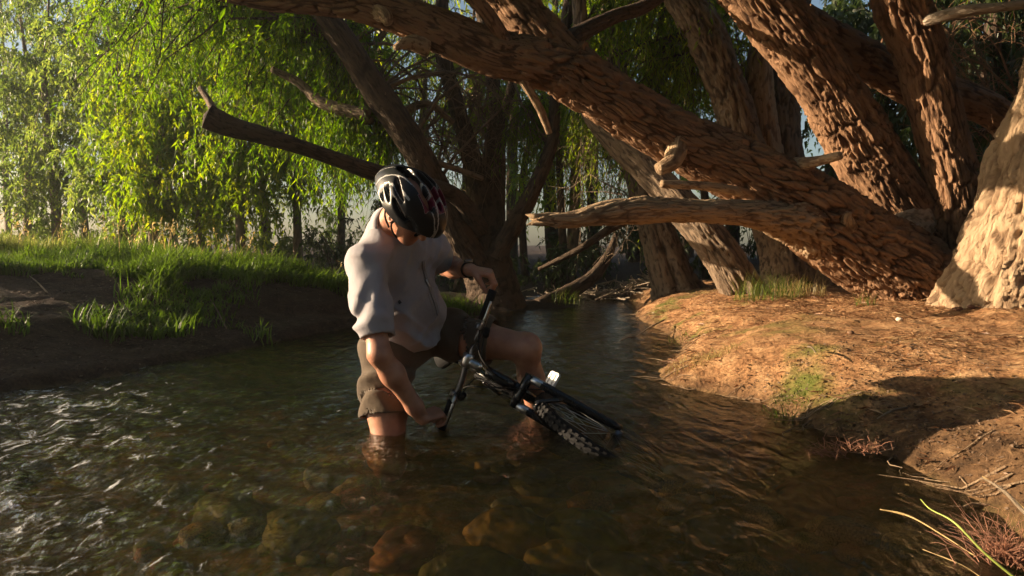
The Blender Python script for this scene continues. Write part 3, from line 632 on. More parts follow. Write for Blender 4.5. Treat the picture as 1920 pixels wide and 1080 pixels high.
for i, (px, Y, h, rx) in enumerate(((730, 14, 7.2, 1.6), (800, 17, 8, 1.8), (880, 13.5, 6.8, 1.5), (960, 16, 8, 1.8), (1040, 13.5, 6.6, 1.5), (1110, 17, 8, 1.8), (1190, 14, 7, 1.6), (1290, 16, 7.6, 1.7), (1370, 13, 6.5, 1.5), (1450, 15, 7.2, 1.7), (1560, 13, 6.6, 1.6))):
    far_tree(rng, (px - 960) / F * Y, Y, h, rx, LB3 % ORD[i], M['leaf_far'], M['bark_dark'], G3, 0.11, 0.08, 28, 8, 0.11, 0.045)
t9 = far_tree(rng, 0.9, 11.6, 5.5, 1.2, 'sunlit slender willow on the far bank just beyond the creek bend', M['leaf_yellow'], M['bark_grey'], None, 0.08, 0.2, 40, 10, 0.09, 0.03)
crown(t9, rng, np.array([P(1010, 250, 11.4), P(900, 200, 11.4), P(1080, 120, 11.4)]), P(960, 190, 11.3), (2.0, 0.5, 1.6), 90, 13, 0.55, 12, 0.085, 0.024, M['leaf_yellow'], M['bark_dark'], 0.014, 0.7, up=0.2, far=True)
for i, (px, Y, h) in enumerate(((690, 11.0, 5.0), (770, 12.0, 5.6), (850, 11.3, 5.2), (985, 12.2, 5.8), (1062, 11.2, 5.2), (1125, 12.3, 5.6), (1250, 11.6, 5.4), (1325, 10.9, 5.2))):
    far_tree(rng, (px - 960) / F * Y, Y, h, 0.9, '%s thin dark stem from the left among the trees behind the creek bend' % ORD[i], M['leaf_yellow'], M['bark_dark'], 'thin dark stems behind the creek bend', 0.055, 0.45, 16, 8, 0.10, 0.035, lean=float(rng.normal(0, .5)))
LB4 = 'dark evergreen in deep shade behind the right hand willows, %s of five from the left'
for i, (px, Y, h, rx) in enumerate(((1640, 11.5, 6.5, 1.4), (1760, 10.5, 6.5, 1.5), (1860, 9.2, 6.2, 1.5), (1990, 9.5, 6.5, 1.6), (2150, 11, 6.5, 1.6))):
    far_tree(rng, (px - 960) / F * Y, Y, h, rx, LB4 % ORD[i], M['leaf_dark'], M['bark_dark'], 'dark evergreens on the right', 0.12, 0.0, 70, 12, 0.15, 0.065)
def shrub(rng, x, y, h, rx, label, mat, group, nb=16, per=9):
    t = thing('shrub', label, 'shrub', group); z0 = gz(x, y)
    crown(t, rng, np.array([[x, y, z0], [x + .1, y, z0], [x - .1, y, z0 + .05]]), (x, y, z0 + h * 0.5), (rx, rx * 0.8, h * 0.5), nb, per, 0.5, 12, 0.09, 0.035, mat, M['bark_dark'], 0.014, 0.3, name='foliage', up=0.4, far=True)
for i in range(15):
    px = 640 + i * 78; Y = 12.2 + 1.5 * math.sin(i * 2.1)
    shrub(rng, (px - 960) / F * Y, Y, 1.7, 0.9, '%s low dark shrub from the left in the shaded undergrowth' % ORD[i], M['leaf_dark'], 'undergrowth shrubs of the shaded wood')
for i, (px, Y, h) in enumerate(((-60, 18, 1.5), (60, 15.5, 1.3), (130, 17.5, 1.3), (230, 16.5, 1.2), (330, 15.5, 1.0), (400, 17, 1.3), (480, 13.5, 1.1), (560, 14.5, 1.0), (620, 17, 1.6), (700, 11.3, .9))):
    shrub(rng, (px - 960) / F * Y, Y, h, 0.9, '%s low bush from the left at the foot of the left bank trees' % ORD[i], M['leaf_far'], 'bushes beyond the left bank')

# ------------------------------------------------------------------ grass
def blades(rng, x, y, h, w, bend, val):
    n = len(x); z = terrain(np.c_[x, y])[0]
    az = rng.random(n) * 2 * np.pi; b = np.c_[np.cos(az), np.sin(az), 0 * az]
    sd_ = np.c_[-np.sin(az), np.cos(az), 0 * az]
    base = np.c_[x, y, z - 0.02]; K = 3; t = np.array([0, 0.55, 1.0])
    v = base[:, None] + np.array([0, 0, 1.0]) * (h[:, None] * t * (1 - 0.35 * bend[:, None] * t))[..., None] + b[:, None] * (h[:, None] * bend[:, None] * t ** 2)[..., None]
    wt = w[:, None] * np.array([1, 0.75, 0.06])
    v = np.stack([v - sd_[:, None] * wt[..., None] * 0.5, v + sd_[:, None] * wt[..., None] * 0.5], 2)
    ii = np.arange(n * K * 2).reshape(n, K, 2)
    f = np.stack([ii[:, :-1, 0], ii[:, :-1, 1], ii[:, 1:, 1], ii[:, 1:, 0]], -1).reshape(-1, 4)
    return v.reshape(-1, 3), f, np.repeat(val, K * 2)
rng = np.random.default_rng(5)
n = 155000
Y = 4.2 + 13.5 * rng.random(n) ** 1.5; X = -0.80 * Y + rng.random(n) * (0.80 * Y + 0.2)
zz, dd, ll = terrain(np.c_[X, Y])
edge = np.interp(X, [-4.6, -3.9, -3.3, -2.7, -2.1, -1.6], [2.5, 1.9, 1.15, 0.62, 0.34, 0.22]) * (1 - 0.9 * sstep(7.0, 8.2, Y)) + 0.42 * fbm(np.c_[X * 1.6, Y * 1.6, 0 * X], 3, 77) * 2
shade = (Y > 8.3) & (X > -1.2)
ok = (ll > 0) & (dd > edge) & ~shade & (rng.random(n) < np.clip((dd - edge) / 0.25, 0.1, 1)) & (fbm(np.c_[X * 2.2, Y * 2.2, 0 * X], 2, 80) > -0.33)
X, Y, dd, edge = X[ok], Y[ok], dd[ok], edge[ok]
k = len(X); tall = sstep(0.6, 3.0, dd - edge)
hn = 0.45 + 1.1 * np.clip(fbm(np.c_[X * 1.9, Y * 1.9, 0 * X], 3, 78) * 1.3 + 0.45, 0, 1.2)
h = (0.11 + 0.12 * rng.random(k) + 0.14 * tall * rng.random(k)) * hn
val = np.clip(0.35 + 0.5 * fbm(np.c_[X, Y, 0 * X], 3, 79) + 0.25 * rng.random(k) + 0.12 * tall, 0, 1)
gv = blades(rng, X, Y, h, 0.006 + 0.005 * rng.random(k) + 0.0006 * Y, 0.25 + 0.75 * rng.random(k), val)
tag(obj('bank_grass', mesh_np('bank_grass', gv[0], gv[1], False, {'lv': gv[2]}), M['grass']), 'lush green grass hanging over the left bank', 'grass', None, 'stuff')
s_ = rng.random(k) < 0.009
s_ &= tall > 0.25
k2 = s_.sum(); hs = 0.30 + 0.28 * rng.random(k2)
gv = blades(rng, X[s_], Y[s_], hs, np.full(k2, 0.006), 0.15 + 0.3 * rng.random(k2), rng.random(k2))
mb = MB(); mb.add(gv[0], gv[1], lv=gv[2])
tips = gv[0].reshape(k2, 3, 2, 3)[:, 2].mean(1)
for j in range(4):
    hv = leaf_quads(rng, tips - np.array([0, 0, 0.02 * j]), rng.normal(size=(k2, 3)) * 0.4 + np.array([0.2, 0, 0.7]), np.full(k2, 0.05), np.full(k2, 0.014), rng.random(k2)); mb.add(hv[0], hv[1], lv=hv[2])
tag(obj('seed_grass', mb.mesh('seed_grass', False), M['straw']), 'straw coloured seed heads standing above the left bank grass', 'grass', None, 'stuff')

def tuft(name, label, cx, cy, rad, n, h, mat, bend=0.6, w=0.006, group=None):
    rng = np.random.default_rng(int(abs(cx * 991 + cy * 77)))
    a = rng.random(n) * 2 * np.pi; r = rad * np.sqrt(rng.random(n)); x = cx + np.cos(a) * r; y = cy + np.sin(a) * r * 0.7
    gv = blades(rng, x, y, h * (0.5 + 0.7 * rng.random(n)), w * (0.6 + 0.7 * rng.random(n)), bend * (0.3 + rng.random(n)), rng.random(n) * 0.9 + 0.1)
    return tag(obj(name, mesh_np(name, gv[0], gv[1], False, {'lv': gv[2]}), mat), label, 'grass', group)
for nm, lb, px, py, z, rad, n, h, mt in (
        ('grass_tuft', 'pale green grass tuft at the foot of the slender leaning willow', 1440, 545, 0.36, 0.32, 260, 0.30, 'grass'),
        ('grass_tuft', 'straw coloured grass tuft beside the dark two-stemmed willow', 1500, 540, 0.38, 0.25, 160, 0.28, 'straw'),
        ('grass_tuft', 'yellow green grass hanging over the sunlit bank edge', 1315, 655, 0.17, 0.22, 420, 0.085, 'straw'),
        ('grass_tuft', 'short mossy grass below the crest of the sunlit bank', 1480, 690, 0.20, 0.18, 320, 0.06, 'grass'),
        ('grass_tuft', 'green grass on the far end of the sunlit bank', 1230, 612, 0.12, 0.28, 420, 0.08, 'grass'),
        ('grass_tuft', 'drooping grass blades in the shadow at the water edge', 1478, 735, 0.12, 0.05, 26, 0.16, 'grass'),
        ('grass_tuft', 'few grass blades against the foot of the great leaning willow', 1625, 560, 0.37, 0.10, 40, 0.15, 'grass'),
        ('grass_tuft', 'bright green weeds on the far bank behind the fallen log', 1060, 530, 0.3, 0.22, 90, 0.25, 'grass'),
        ('grass_tuft', 'green weeds on the far bank beside the bend willow', 1180, 520, 0.3, 0.25, 110, 0.25, 'grass')):
    w_ = Wz(px, py, z); tuft(nm, lb, w_[0], w_[1], rad, n, h, M[mt], 1.3 if 1200 < px < 1485 and py > 600 else 0.7, 0.004)

# ------------------------------------------------------------------ litter, sticks, stones
rng = np.random.default_rng(9)
n = 60000
Y = 1.6 + 7.5 * rng.random(n); X = 0.8 + rng.random(n) * (0.75 * Y)
zz, dd, ll = terrain(np.c_[X, Y])
ok = (ll < 0.5) & (dd > 0.02) & (rng.random(n) < np.clip(0.25 + 0.9 * fbm(np.c_[X * 1.4, Y * 1.4, 0 * X], 3, 15) + 0.35 * sstep(4.2, 5.4, Y), 0.04, 1))
X, Y, zz = X[ok], Y[ok], zz[ok]; k = len(X)
az = rng.random(k) * 2 * np.pi
lv = leaf_quads(rng, np.c_[X, Y, zz + 0.006], np.c_[np.cos(az), np.sin(az), rng.normal(0, 0.12, k) + 0.08], 0.02 + 0.06 * rng.random(k) ** 2, 0.005 + 0.007 * rng.random(k), rng.random(k), flat=3.0)
tag(obj('leaf_litter', mesh_np('leaf_litter', lv[0], lv[1], False, {'lv': lv[2]}), M['litter']), 'fallen willow leaves and bark shreds over the right bank', 'leaf litter', None, 'stuff')
n = 5000
Y = 3.2 + 5.5 * rng.random(n); X = -0.72 * Y + rng.random(n) * 0.55 * Y
zz, dd, ll = terrain(np.c_[X, Y]); ok = (ll > 0.5) & (dd > 0.02) & (dd < 2.2); X, Y, zz = X[ok], Y[ok], zz[ok]; k = len(X)
az = rng.random(k) * 2 * np.pi
lv = leaf_quads(rng, np.c_[X, Y, zz + 0.006], np.c_[np.cos(az), np.sin(az), rng.normal(0, 0.2, k) + 0.1], 0.012 + 0.03 * rng.random(k), 0.006 + 0.010 * rng.random(k), rng.random(k) * 0.6, flat=2.0)
tag(obj('bank_crumbs', mesh_np('bank_crumbs', lv[0], lv[1], False, {'lv': lv[2]}), plain('crumbs', (0.10, 0.072, 0.052), 0.9)), 'crumbs of earth and small debris on the dark left bank', 'debris', None, 'stuff')

def stone_mesh(seed, r, sq=(1, 0.8, 0.55), nu=14, nv=20):
    th = np.linspace(0.02, np.pi - 0.02, nu); ph = np.linspace(0, 2 * np.pi, nv, endpoint=False)
    T, Pp = np.meshgrid(th, ph, indexing='ij'); d = np.stack([np.sin(T) * np.cos(Pp), np.sin(T) * np.sin(Pp), np.cos(T)], -1).reshape(-1, 3)
    v = d * (1 + 0.55 * fbm(d * 1.7 + seed * 3.1, 3, seed))[:, None] * r * np.array(sq)
    ii = np.arange(nu * nv).reshape(nu, nv); jj = np.roll(ii, -1, 1)
    f = np.stack([ii[:-1], ii[1:], jj[1:], jj[:-1]], -1).reshape(-1, 4)
    return mesh_np('stone', v, f, True)
stm = [plain('stone_olive', (0.18, 0.16, 0.06), 0.7, noise=0.35, nscale=14, bump=0.4), plain('stone_amber', (0.36, 0.22, 0.07), 0.7, noise=0.35, nscale=14, bump=0.4), plain('stone_grey', (0.22, 0.19, 0.14), 0.7, noise=0.35, nscale=14, bump=0.4), plain('stone_red', (0.26, 0.10, 0.05), 0.7, noise=0.35, nscale=14, bump=0.4)]
for px, py, r, c, lb in ((960, 955, .16, 1, 'broad amber stone under water below the man'), (1055, 1000, .11, 1, 'round amber stone under water nearest the photo\'s bottom centre'), (1090, 960, .14, 0, 'olive stone under water right of the amber stones'),
                         (880, 1050, .15, 0, 'large olive stone under water at the lower edge'), (1000, 870, .10, 0, 'olive stone under water below the front wheel'), (1420, 870, .13, 3, 'rust red stone under water by the right bank'),
                         (1280, 890, .10, 2, 'grey brown stone under water midway to the right bank'), (760, 985, .12, 3, 'brown red stone under water in front of the kneeling leg'), (1180, 1040, .12, 2, 'dark stone under water at the lower edge right of centre'),
                         (560, 960, .14, 0, 'mossy stone under the riffle left of the kneeling leg'), (430, 900, .13, 0, 'mossy stone under the riffle furthest left'), (1500, 960, .14, 3, 'rust brown stone under water beside the reeds'), (1350, 1000, .12, 2, 'flat dark stone under water left of the reeds'), (620, 860, .12, 2, 'grey stone under water left of the man')):
    p_ = Wz(px, py, -0.10); o = obj('creek_stone', stone_mesh(px, r), stm[c], None, (p_[0], p_[1], gz(p_[0], p_[1]) + r * 0.12)); o.rotation_euler = (0, 0, px * 0.7)
    tag(o, lb, 'stone', 'stones on the creek bed')
rng = np.random.default_rng(23); cob = [stone_mesh(200 + k, 1.0, (1, .8, .5), 8, 12) for k in range(8)]; cnt_ = 0
for _ in range(400):
    px, py = 250 + 1500 * rng.random(), 800 + 290 * rng.random(); q_ = Wz(px, py, -0.12)
    if terrain(q_[None, :2])[1][0] > -0.12 or cnt_ >= 90: continue
    r = 0.03 + 0.06 * rng.random() ** 2; cnt_ += 1; me = cob[cnt_ % 8].copy(); me.materials.append(stm[int(rng.integers(0, 4))])
    o = obj('creek_cobble', me, None, None, (q_[0], q_[1], gz(q_[0], q_[1]) + r * .2)); o.scale = (r, r, r); o.rotation_euler = (0, 0, rng.random() * 6)
    tag(o, 'small brown cobble half buried in the creek bed', 'stone', 'small cobbles on the creek bed')
for px, py, r, c, lb in ((1687, 583, .022, (0.62, 0.56, 0.46), 'small white stone lying before the great leaning willow'), (1797, 572, .030, (0.13, 0.055, 0.03), 'dark red brown clod beside the thick trunk'), (1822, 573, .024, (0.12, 0.05, 0.03), 'second dark clod beside the thick trunk, smaller'),
                         (1596, 606, .020, (0.16, 0.09, 0.05), 'little brown bark lump on the sunlit bank')):
    p_ = Wz(px, py, 0.36 if px > 1600 else 0.33); o = obj('stone' if px == 1687 else 'clod', stone_mesh(px, r, (1, .8, .6), 8, 10), plain('pebble', c, 0.8), None, (p_[0], p_[1], gz(p_[0], p_[1]) + r * 0.4)); tag(o, lb, 'stone')
def stick(label, pxa, pxb, za, zb, r, mat, name='stick', mid=0.01):
    a, b = Wz(*pxa, za), Wz(*pxb, zb)
    a[2] = max(a[2], gz(a[0], a[1]) + 0.003); b[2] = max(b[2], gz(b[0], b[1]) + 0.003)
    m_ = (a + b) / 2; m_[2] = max(m_[2], gz(m_[0], m_[1]) + r) + mid
    pth = np.array([[*a, r], [*m_, r * 0.9], [*b, r * 0.4]])
    return tag(obj(name, limb_mesh(name, pth, 8, 0.02, 0.0, 0.03, int(pxa[0])), mat), label, 'stick')
stick('pale thin stick standing out of the dark left bank', (425, 640), (388, 606), 0.02, 0.10, 0.006, M['bark_pale'])
stick('short pale stick on the left bank slope', (90, 575), (55, 560), 0.3, 0.33, 0.006, M['bark_pale'])
stick('pale stick on the shadowed right bank', (1700, 765), (1645, 785), 0.14, 0.12, 0.006, M['bark_pale'])
stick('thin twig on the sunlit crest of the bank', (1515, 650), (1530, 662), 0.26, 0.25, 0.005, M['bark_pale'])
stick('pale driftwood twig on the water edge below the bend', (1190, 632), (1160, 640), 0.03, 0.01, 0.008, M['bark_pale'])
stick('forked twig reaching from the bank over the water', (1245, 600), (1185, 636), 0.10, 0.02, 0.007, M['bark_pale'])
stick('sunlit straw across the near right bank', (1925, 365 + 600), (1840, 895), 0.25, 0.25, 0.004, M['straw'] if False else M['bark_pale'])
lg = sp([(1180, 400, 18, 8.1), (1120, 440, 16, 8.3), (1060, 480, 17, 8.5), (1000, 505, 20, 8.8)])
tag(obj('fallen_log', limb_mesh('fallen_log', sp([(1010, 575, 17, 9.2), (1060, 552, 14, 9.5), (1110, 520, 11, 9.8), (1140, 480, 8, 10.1), (1155, 440, 4, 10.3)]), 40, 0.02, 0.016, 0.045, 90, lump=0.15), M['bark_dark']), 'dark fallen log leaning at the creek bend', 'log')
# driftwood and litter heap at the bend
rng = np.random.default_rng(19)
mb = MB(); S = 260
c = Wz(1160, 556, 0.05); a = np.c_[c[0] + rng.normal(0, 0.55, S), c[1] + rng.normal(0.25, 0.22, S), np.zeros(S)]
a[:, 2] = np.maximum(terrain(a[:, :2])[0], 0) + 0.02 + 0.10 * rng.random(S)
dv = nrm(np.c_[rng.normal(size=(S, 2)), rng.normal(0, 0.35, S)]) * (0.05 + 0.16 * rng.random((S, 1)))
tv, tf = tubes(np.stack([a - dv, a, a + dv], 1) + rng.normal(0, 0.006, (S, 3, 3)), np.repeat((0.004 + 0.009 * rng.random((S, 1))), 3, 1), 4)
mb.add(tv, tf, **tube_bk(tv))
tag(obj('driftwood_heap', mb.mesh('driftwood_heap'), M['bark_pale']), 'heap of driftwood and dry leaves at the creek bend', 'driftwood', None, 'stuff')

# foreground: reeds and pink root tufts at the right
rng = np.random.default_rng(29)
n = 9000; Y = 1.5 + 2.2 * rng.random(n); X = 1.0 + 1.6 * rng.random(n); zz, dd, ll = terrain(np.c_[X, Y]); ok = (ll < 0.5) & (dd > 0.0) & (dd < 0.9) & (rng.random(n) < np.clip(1.0 - dd, .1, 1)); X, Y, zz = X[ok], Y[ok], zz[ok]; k = len(X)
lv = leaf_quads(rng, np.c_[X, Y, zz + 0.002], nrm(rng.normal(size=(k, 3)) * np.array([1, 1, .35]) + np.array([0, 0, .25])), 0.008 + 0.016 * rng.random(k), 0.004 + 0.008 * rng.random(k), rng.random(k), flat=1.0)
tag(obj('bank_debris', mesh_np('bank_debris', lv[0], lv[1], False, {'lv': lv[2]}), plain('debris', (0.12, 0.075, 0.045), 0.8)), 'crumbled bark and leaf debris on the near right bank', 'debris', None, 'stuff')
mb = MB(); S = 46; li = RIGHT[(RIGHT[:, 1] > 2.0) & (RIGHT[:, 1] < 8.5)]; base = li[rng.integers(0, len(li), S)] + rng.normal(0, .05, (S, 2))
K = 6; t = np.linspace(-0.5, 0.7, K); az = np.pi + rng.normal(0, .7, S); dr_ = np.c_[np.cos(az), np.sin(az)]; ln = 0.08 + 0.22 * rng.random(S)
pth = base[:, None] + dr_[:, None] * (ln[:, None] * t)[..., None] + rng.normal(0, .012, (S, K, 2)); zz = np.maximum(terrain(pth.reshape(-1, 2))[0].reshape(S, K), 0.0) + 0.006 + 0.012 * rng.random((S, 1)) * (t > 0)
tv, tf = tubes(np.concatenate([pth, zz[..., None]], 2), (0.0014 + 0.003 * rng.random((S, 1))) * (1.15 - np.linspace(0, 1, K)), 5); mb.add(tv, tf, **tube_bk(tv))
tag(obj('bank_roots', mb.mesh('bank_roots'), M['bark_tan']), 'thin willow roots and twigs along the right waterline', 'roots', None, 'stuff')
def stem_curve(label, pts, r, mat, name):
    pth = np.array([[*P(a, b, y), r * q] for a, b, y, q in pts])
    return tag(obj(name, limb_mesh(name, pth, 8, 0.012, 0.0, 0.03, 3, lump=0.05), mat), label, 'reed')
green = plain('reed_green', (0.24, 0.29, 0.055), 0.5, noise=0.2, nscale=20)
strawm = plain('reed_straw', (0.36, 0.25, 0.10), 0.6, noise=0.2, nscale=20)
stem_curve('long green reed slanting up from the lower right corner', [(1930, 1105, 1.55, 1.6), (1850, 1040, 1.60, 1.5), (1790, 980, 1.66, 1.2), (1745, 955, 1.72, 0.9), (1726, 936, 1.76, 0.6)], 0.0019, green, 'reed')
stem_curve('straw coloured reed lying along the water left of the green reed', [(1840, 1050, 1.72, 1), (1770, 1005, 1.83, 1), (1720, 975, 1.93, 1.3), (1690, 963, 1.97, 2.0), (1650, 955, 2.0, 0.8)], 0.0016, strawm, 'reed')
stem_curve('pale dry stalk low over the water by the corner', [(1850, 1090, 1.60, 1), (1800, 1058, 1.69, 1), (1730, 1030, 1.76, 0.7)], 0.0014, strawm, 'reed')
stem_curve('long pale straw lying on the near bank', [(1935, 968, 1.85, 1), (1890, 925, 1.95, 1), (1842, 893, 2.05, 0.7)], 0.0015, strawm, 'reed')
def roots(label, c, n, ln, spread, lift, seed):
    rng = np.random.default_rng(seed); d = nrm(np.c_[rng.normal(size=(n, 2)), np.abs(rng.normal(0.2, 0.5, n))]) ; d = nrm(d + np.array(spread))
    K = 5; t = np.linspace(0, 1, K); l = ln * (0.4 + 0.8 * rng.random(n))
    base = np.asarray(c) + rng.normal(0, 0.02, (n, 3)) * np.array([1.6, 1, 0.3])
    p = base[:, None] + d[:, None] * (l[:, None] * t)[..., None] + rng.normal(0, 0.10, (n, K, 3)) * (l[:, None] * t)[..., None] + np.array([0, 0, lift]) * (l[:, None] * t * (1 - t))[..., None]
    v, f = tubes(p, 0.0011 * (1.2 - t)[None].repeat(n, 0), 4)
    mb = MB(); mb.add(v, f, **tube_bk(v))
    return tag(obj('root_tuft', mb.mesh('root_tuft'), rootm), label, 'roots', None)
rootm = plain('willow_root', (0.27, 0.125, 0.075), 0.7, noise=0.25, nscale=40)
roots('tangle of pinkish willow roots in the lower right corner', P(1890, 1050, 1.70), 170, 0.13, (-0.3, 0, 0.3), 0.5, 4)
roots('pinkish root tuft sticking out at the waterline', Wz(1565, 852, 0.01), 50, 0.11, (-0.9, 0, 0.15), 0.3, 5)
roots('small reddish root tuft on the bank point by the shadow', Wz(1622, 845, 0.06), 40, 0.06, (-0.3, -0.2, 0.2), 0.2, 6)

hz = bpy.data.materials.new('haze'); hz.use_nodes = True; hz.node_tree.nodes.clear()
_o = hz.node_tree.nodes.new('ShaderNodeOutputMaterial'); _v = hz.node_tree.nodes.new('ShaderNodeVolumePrincipled')
_v.inputs['Density'].default_value = 0.0024; _v.inputs['Color'].default_value = (0.95, 0.95, 0.95, 1); _v.inputs['Anisotropy'].default_value = 0.80
hz.node_tree.links.new(_v.outputs[0], _o.inputs['Volume'])
GX0, GX1, GY0, GY1 = gx.min() - 1, gx.max() + 1, gy.min() - 1, gy.max() + 1
_v8 = np.array([[x, y, z] for x in (GX0, GX1) for y in (GY0, GY1) for z in (-1.4, 11.0)])
tag(obj('haze', mesh_np('haze', _v8, np.array([[0, 1, 3, 2], [4, 6, 7, 5], [0, 4, 5, 1], [2, 3, 7, 6], [0, 2, 6, 4], [1, 5, 7, 3]]), False), hz), 'thin sunlit morning haze between the trees', 'haze', None, 'stuff')

# ------------------------------------------------------------------ bicycle lying in the creek
black = plain('black_rubber', (0.011, 0.011, 0.012), 0.75, noise=0.2, nscale=60, spec=0.15)
paint = plain('black_paint', (0.014, 0.014, 0.016), 0.22, noise=0.1)
alloy = plain('brushed_alloy', (0.55, 0.55, 0.56), 0.28, 1.0, noise=0.1, nscale=80)
steel = plain('dark_steel', (0.16, 0.16, 0.17), 0.35, 1.0, noise=0.1, nscale=80)
redp = plain('red_paint', (0.20, 0.015, 0.02), 0.3)
whitep = plain('white_plastic', (0.82, 0.82, 0.80), 0.35, noise=0.03)
bike = thing('mountain_bicycle', 'black mountain bicycle lying on its side in the creek, handlebar upright', 'bicycle')
BT, BB_ = P(924, 546, 2.98), P(828, 803, 2.99)       # upper and lower ends of the handlebar
BM = (BT + BB_) / 2; lat = nrm(BT - BB_)
sdir = nrm(V3(0.86, -0.08, -0.47)); latf = nrm(lat - sdir * (lat @ sdir))      # the bar is bent a little back from the fork
b_front = np.cross(latf, sdir); b_front *= np.sign(b_front[1])
b_frame = V3(-0.22, 0.95, -0.10); b_frame = nrm(b_frame - sdir * (sdir @ b_frame))
l_frame = np.cross(sdir, b_frame); l_frame *= np.sign(l_frame[2])
def bp(x, y, z, front=False):
    """side-view bicycle coordinates (front hub at 0,0; x forward, y up, z out of the upper side)"""
    dx, dy = x + 0.2, y - 0.65
    b = b_front if front else b_frame; l = latf if front else l_frame
    return BM + sdir * (dx * .294 - dy * .956) + b * (-dx * .956 - dy * .294) + l * z
def tube_one(pts, rad, nseg=12):
    pts = np.asarray(pts, float); rad = np.asarray(rad, float) * np.ones(len(pts))
    c = catmull(np.c_[pts, rad], max(6, 4 * len(pts))) if len(pts) > 2 else np.c_[np.linspace(pts[0], pts[1], 4), np.linspace(rad[0], rad[1], 4)]
    v, f = tubes(c[None, :, :3], c[None, :, 3], nseg); n = len(v)
    K = len(c); v = np.concatenate([v, c[:1, :3], c[-1:, :3]])
    e0 = np.arange(nseg); e1 = (K - 1) * nseg + e0
    caps = np.concatenate([np.stack([np.full(nseg, n), np.roll(e0, -1), e0, e0], 1)[:, :4], np.stack([np.full(nseg, n + 1), e1, np.roll(e1, -1), np.roll(e1, -1)], 1)])
    return v, f, caps[:, :3]
def tpart(name, segs, mat, parent, nseg=12):
    mb = MB()
    for pts, rad in segs:
        v, f, c3 = tube_one(pts, rad, nseg); n0 = mb.n
        mb.add(v, f); mb.f3.append(c3 + n0)
    return obj(name, mb.mesh(name), mat, parent)
def torus(c, ax, R, r, nu=64, nv=10, squash=1.0):
    ax = nrm(ax); u = nrm(np.cross(ax, [0.1, 0.2, 1.0]) if abs(ax[2]) < .9 else np.cross(ax, [1.0, 0, 0])); w_ = np.cross(ax, u)
    a = np.linspace(0, 2 * np.pi, nu, endpoint=False); b = np.linspace(0, 2 * np.pi, nv, endpoint=False)
    rd = u * np.cos(a)[:, None] + w_ * np.sin(a)[:, None]
    v = c + rd[:, None] * (R + r * np.cos(b) * squash)[None, :, None] + ax * (r * np.sin(b))[None, :, None]
    ii = np.arange(nu * nv).reshape(nu, nv); jn = np.roll(ii, -1, 0)
    return v.reshape(-1, 3), np.stack([ii, jn, np.roll(jn, -1, 1), np.roll(ii, -1, 1)], -1).reshape(-1, 4), rd, ax
def boxv(c, ex, ey, ez):
    s = np.array([[i, j, k] for i in (-1, 1) for j in (-1, 1) for k in (-1, 1)], float)
    v = c + s[:, :1] * ex + s[:, 1:2] * ey + s[:, 2:] * ez
    return v, np.array([[0, 1, 3, 2], [4, 6, 7, 5], [0, 4, 5, 1], [2, 3, 7, 6], [0, 2, 6, 4], [1, 5, 7, 3]])
def wheel(name, c, ax):
    w_ = obj(name, mesh_np(name, *torus(c, ax, 0.305, 0.010, 64, 8)[:2]), steel, bike)    # rim
    mb = MB(); v, f, rd, ax_ = torus(c, ax, 0.330, 0.026, 72, 10); mb.add(v, f)
    for k in range(72):                                                                    # knobs of the off-road tread
        a0 = rd[k]; tg = np.cross(ax_, a0)
        for s, rr_ in ((-0.017, 0.348), (0.017, 0.348), (0.0, 0.355)):
            v, f = boxv(c + a0 * rr_ + ax_ * s + tg * (0.009 if s == 0 else 0), a0 * 0.005, tg * 0.008, ax_ * 0.005); mb.add(v, f)
    obj('tyre', mb.mesh('tyre', False), black, w_)
    mb = MB(); rd = torus(c, ax, .3, .01, 28, 4)[2]
    for k in range(28):
        s = 0.03 if k % 2 else -0.03
        v, f = tubes(np.stack([c + ax * s + rd[k - 3] * 0.02, c + rd[k] * 0.30])[None], np.full((1, 2), 0.0013), 4); mb.add(v, f)
    obj('spokes', mb.mesh('spokes'), alloy, w_)['kind'] = 'stuff'
    tpart('hub', [((c - ax * 0.055, c + ax * 0.055), 0.018)], steel, w_)
    return w_
wheel('front_wheel', bp(0, 0, 0, True), latf)
wheel('rear_wheel', bp(-1.07, 0, 0), l_frame)
Hb, Ht = bp(-.135, .44, 0), bp(-.172, .565, 0); BBk = bp(-.62, -.03, 0); ST = bp(-.80, .43, 0); RH = bp(-1.07, 0, 0)
fr = tpart('frame', [((Ht, Hb), .024), ((Ht + (Hb - Ht) * .2, ST + (BBk - ST) * .12), (.020, .017)), ((Hb, BBk), (.024, .022)), ((ST, BBk), .017), ((bp(-.62, -.03, .035), bp(-1.07, 0, .06)), .010), ((bp(-.62, -.03, -.035), bp(-1.07, 0, -.06)), .010),
                     ((bp(-.78, .38, .03), bp(-1.07, 0, .06)), .009), ((bp(-.78, .38, -.03), bp(-1.07, 0, -.06)), .009), ((bp(-.62, -.03, -.04), bp(-.62, -.03, .04)), .024)], paint, bike)
tpart('fork', [((bp(-.125, .405, -.075, True), bp(-.125, .405, .075, True)), .020), ((bp(-.125, .40, .062, True), bp(-.05, .20, .062, True), bp(0, 0, .062, True)), (.017, .020, .016)),
               ((bp(-.125, .40, -.062, True), bp(-.05, .20, -.062, True), bp(0, 0, -.062, True)), (.017, .020, .016)), ((bp(-.02, .27, .062, True), bp(.0, .37, .0, True), bp(-.02, .27, -.062, True)), .010)], paint, bike)
tpart('fork_stanchion', [((bp(-.125, .40, .062, True), bp(-.082, .285, .062, True)), .0185)], alloy, bike)
tpart('fork_stanchion', [((bp(-.125, .40, -.062, True), bp(-.082, .285, -.062, True)), .0185)], alloy, bike)
tpart('stem', [((bp(-.178, .585, 0, True), BM), .019), ((BM - lat * .028, BM + lat * .028), .023)], alloy, bike)
LB_ = np.linalg.norm(BT - BB_) / 2
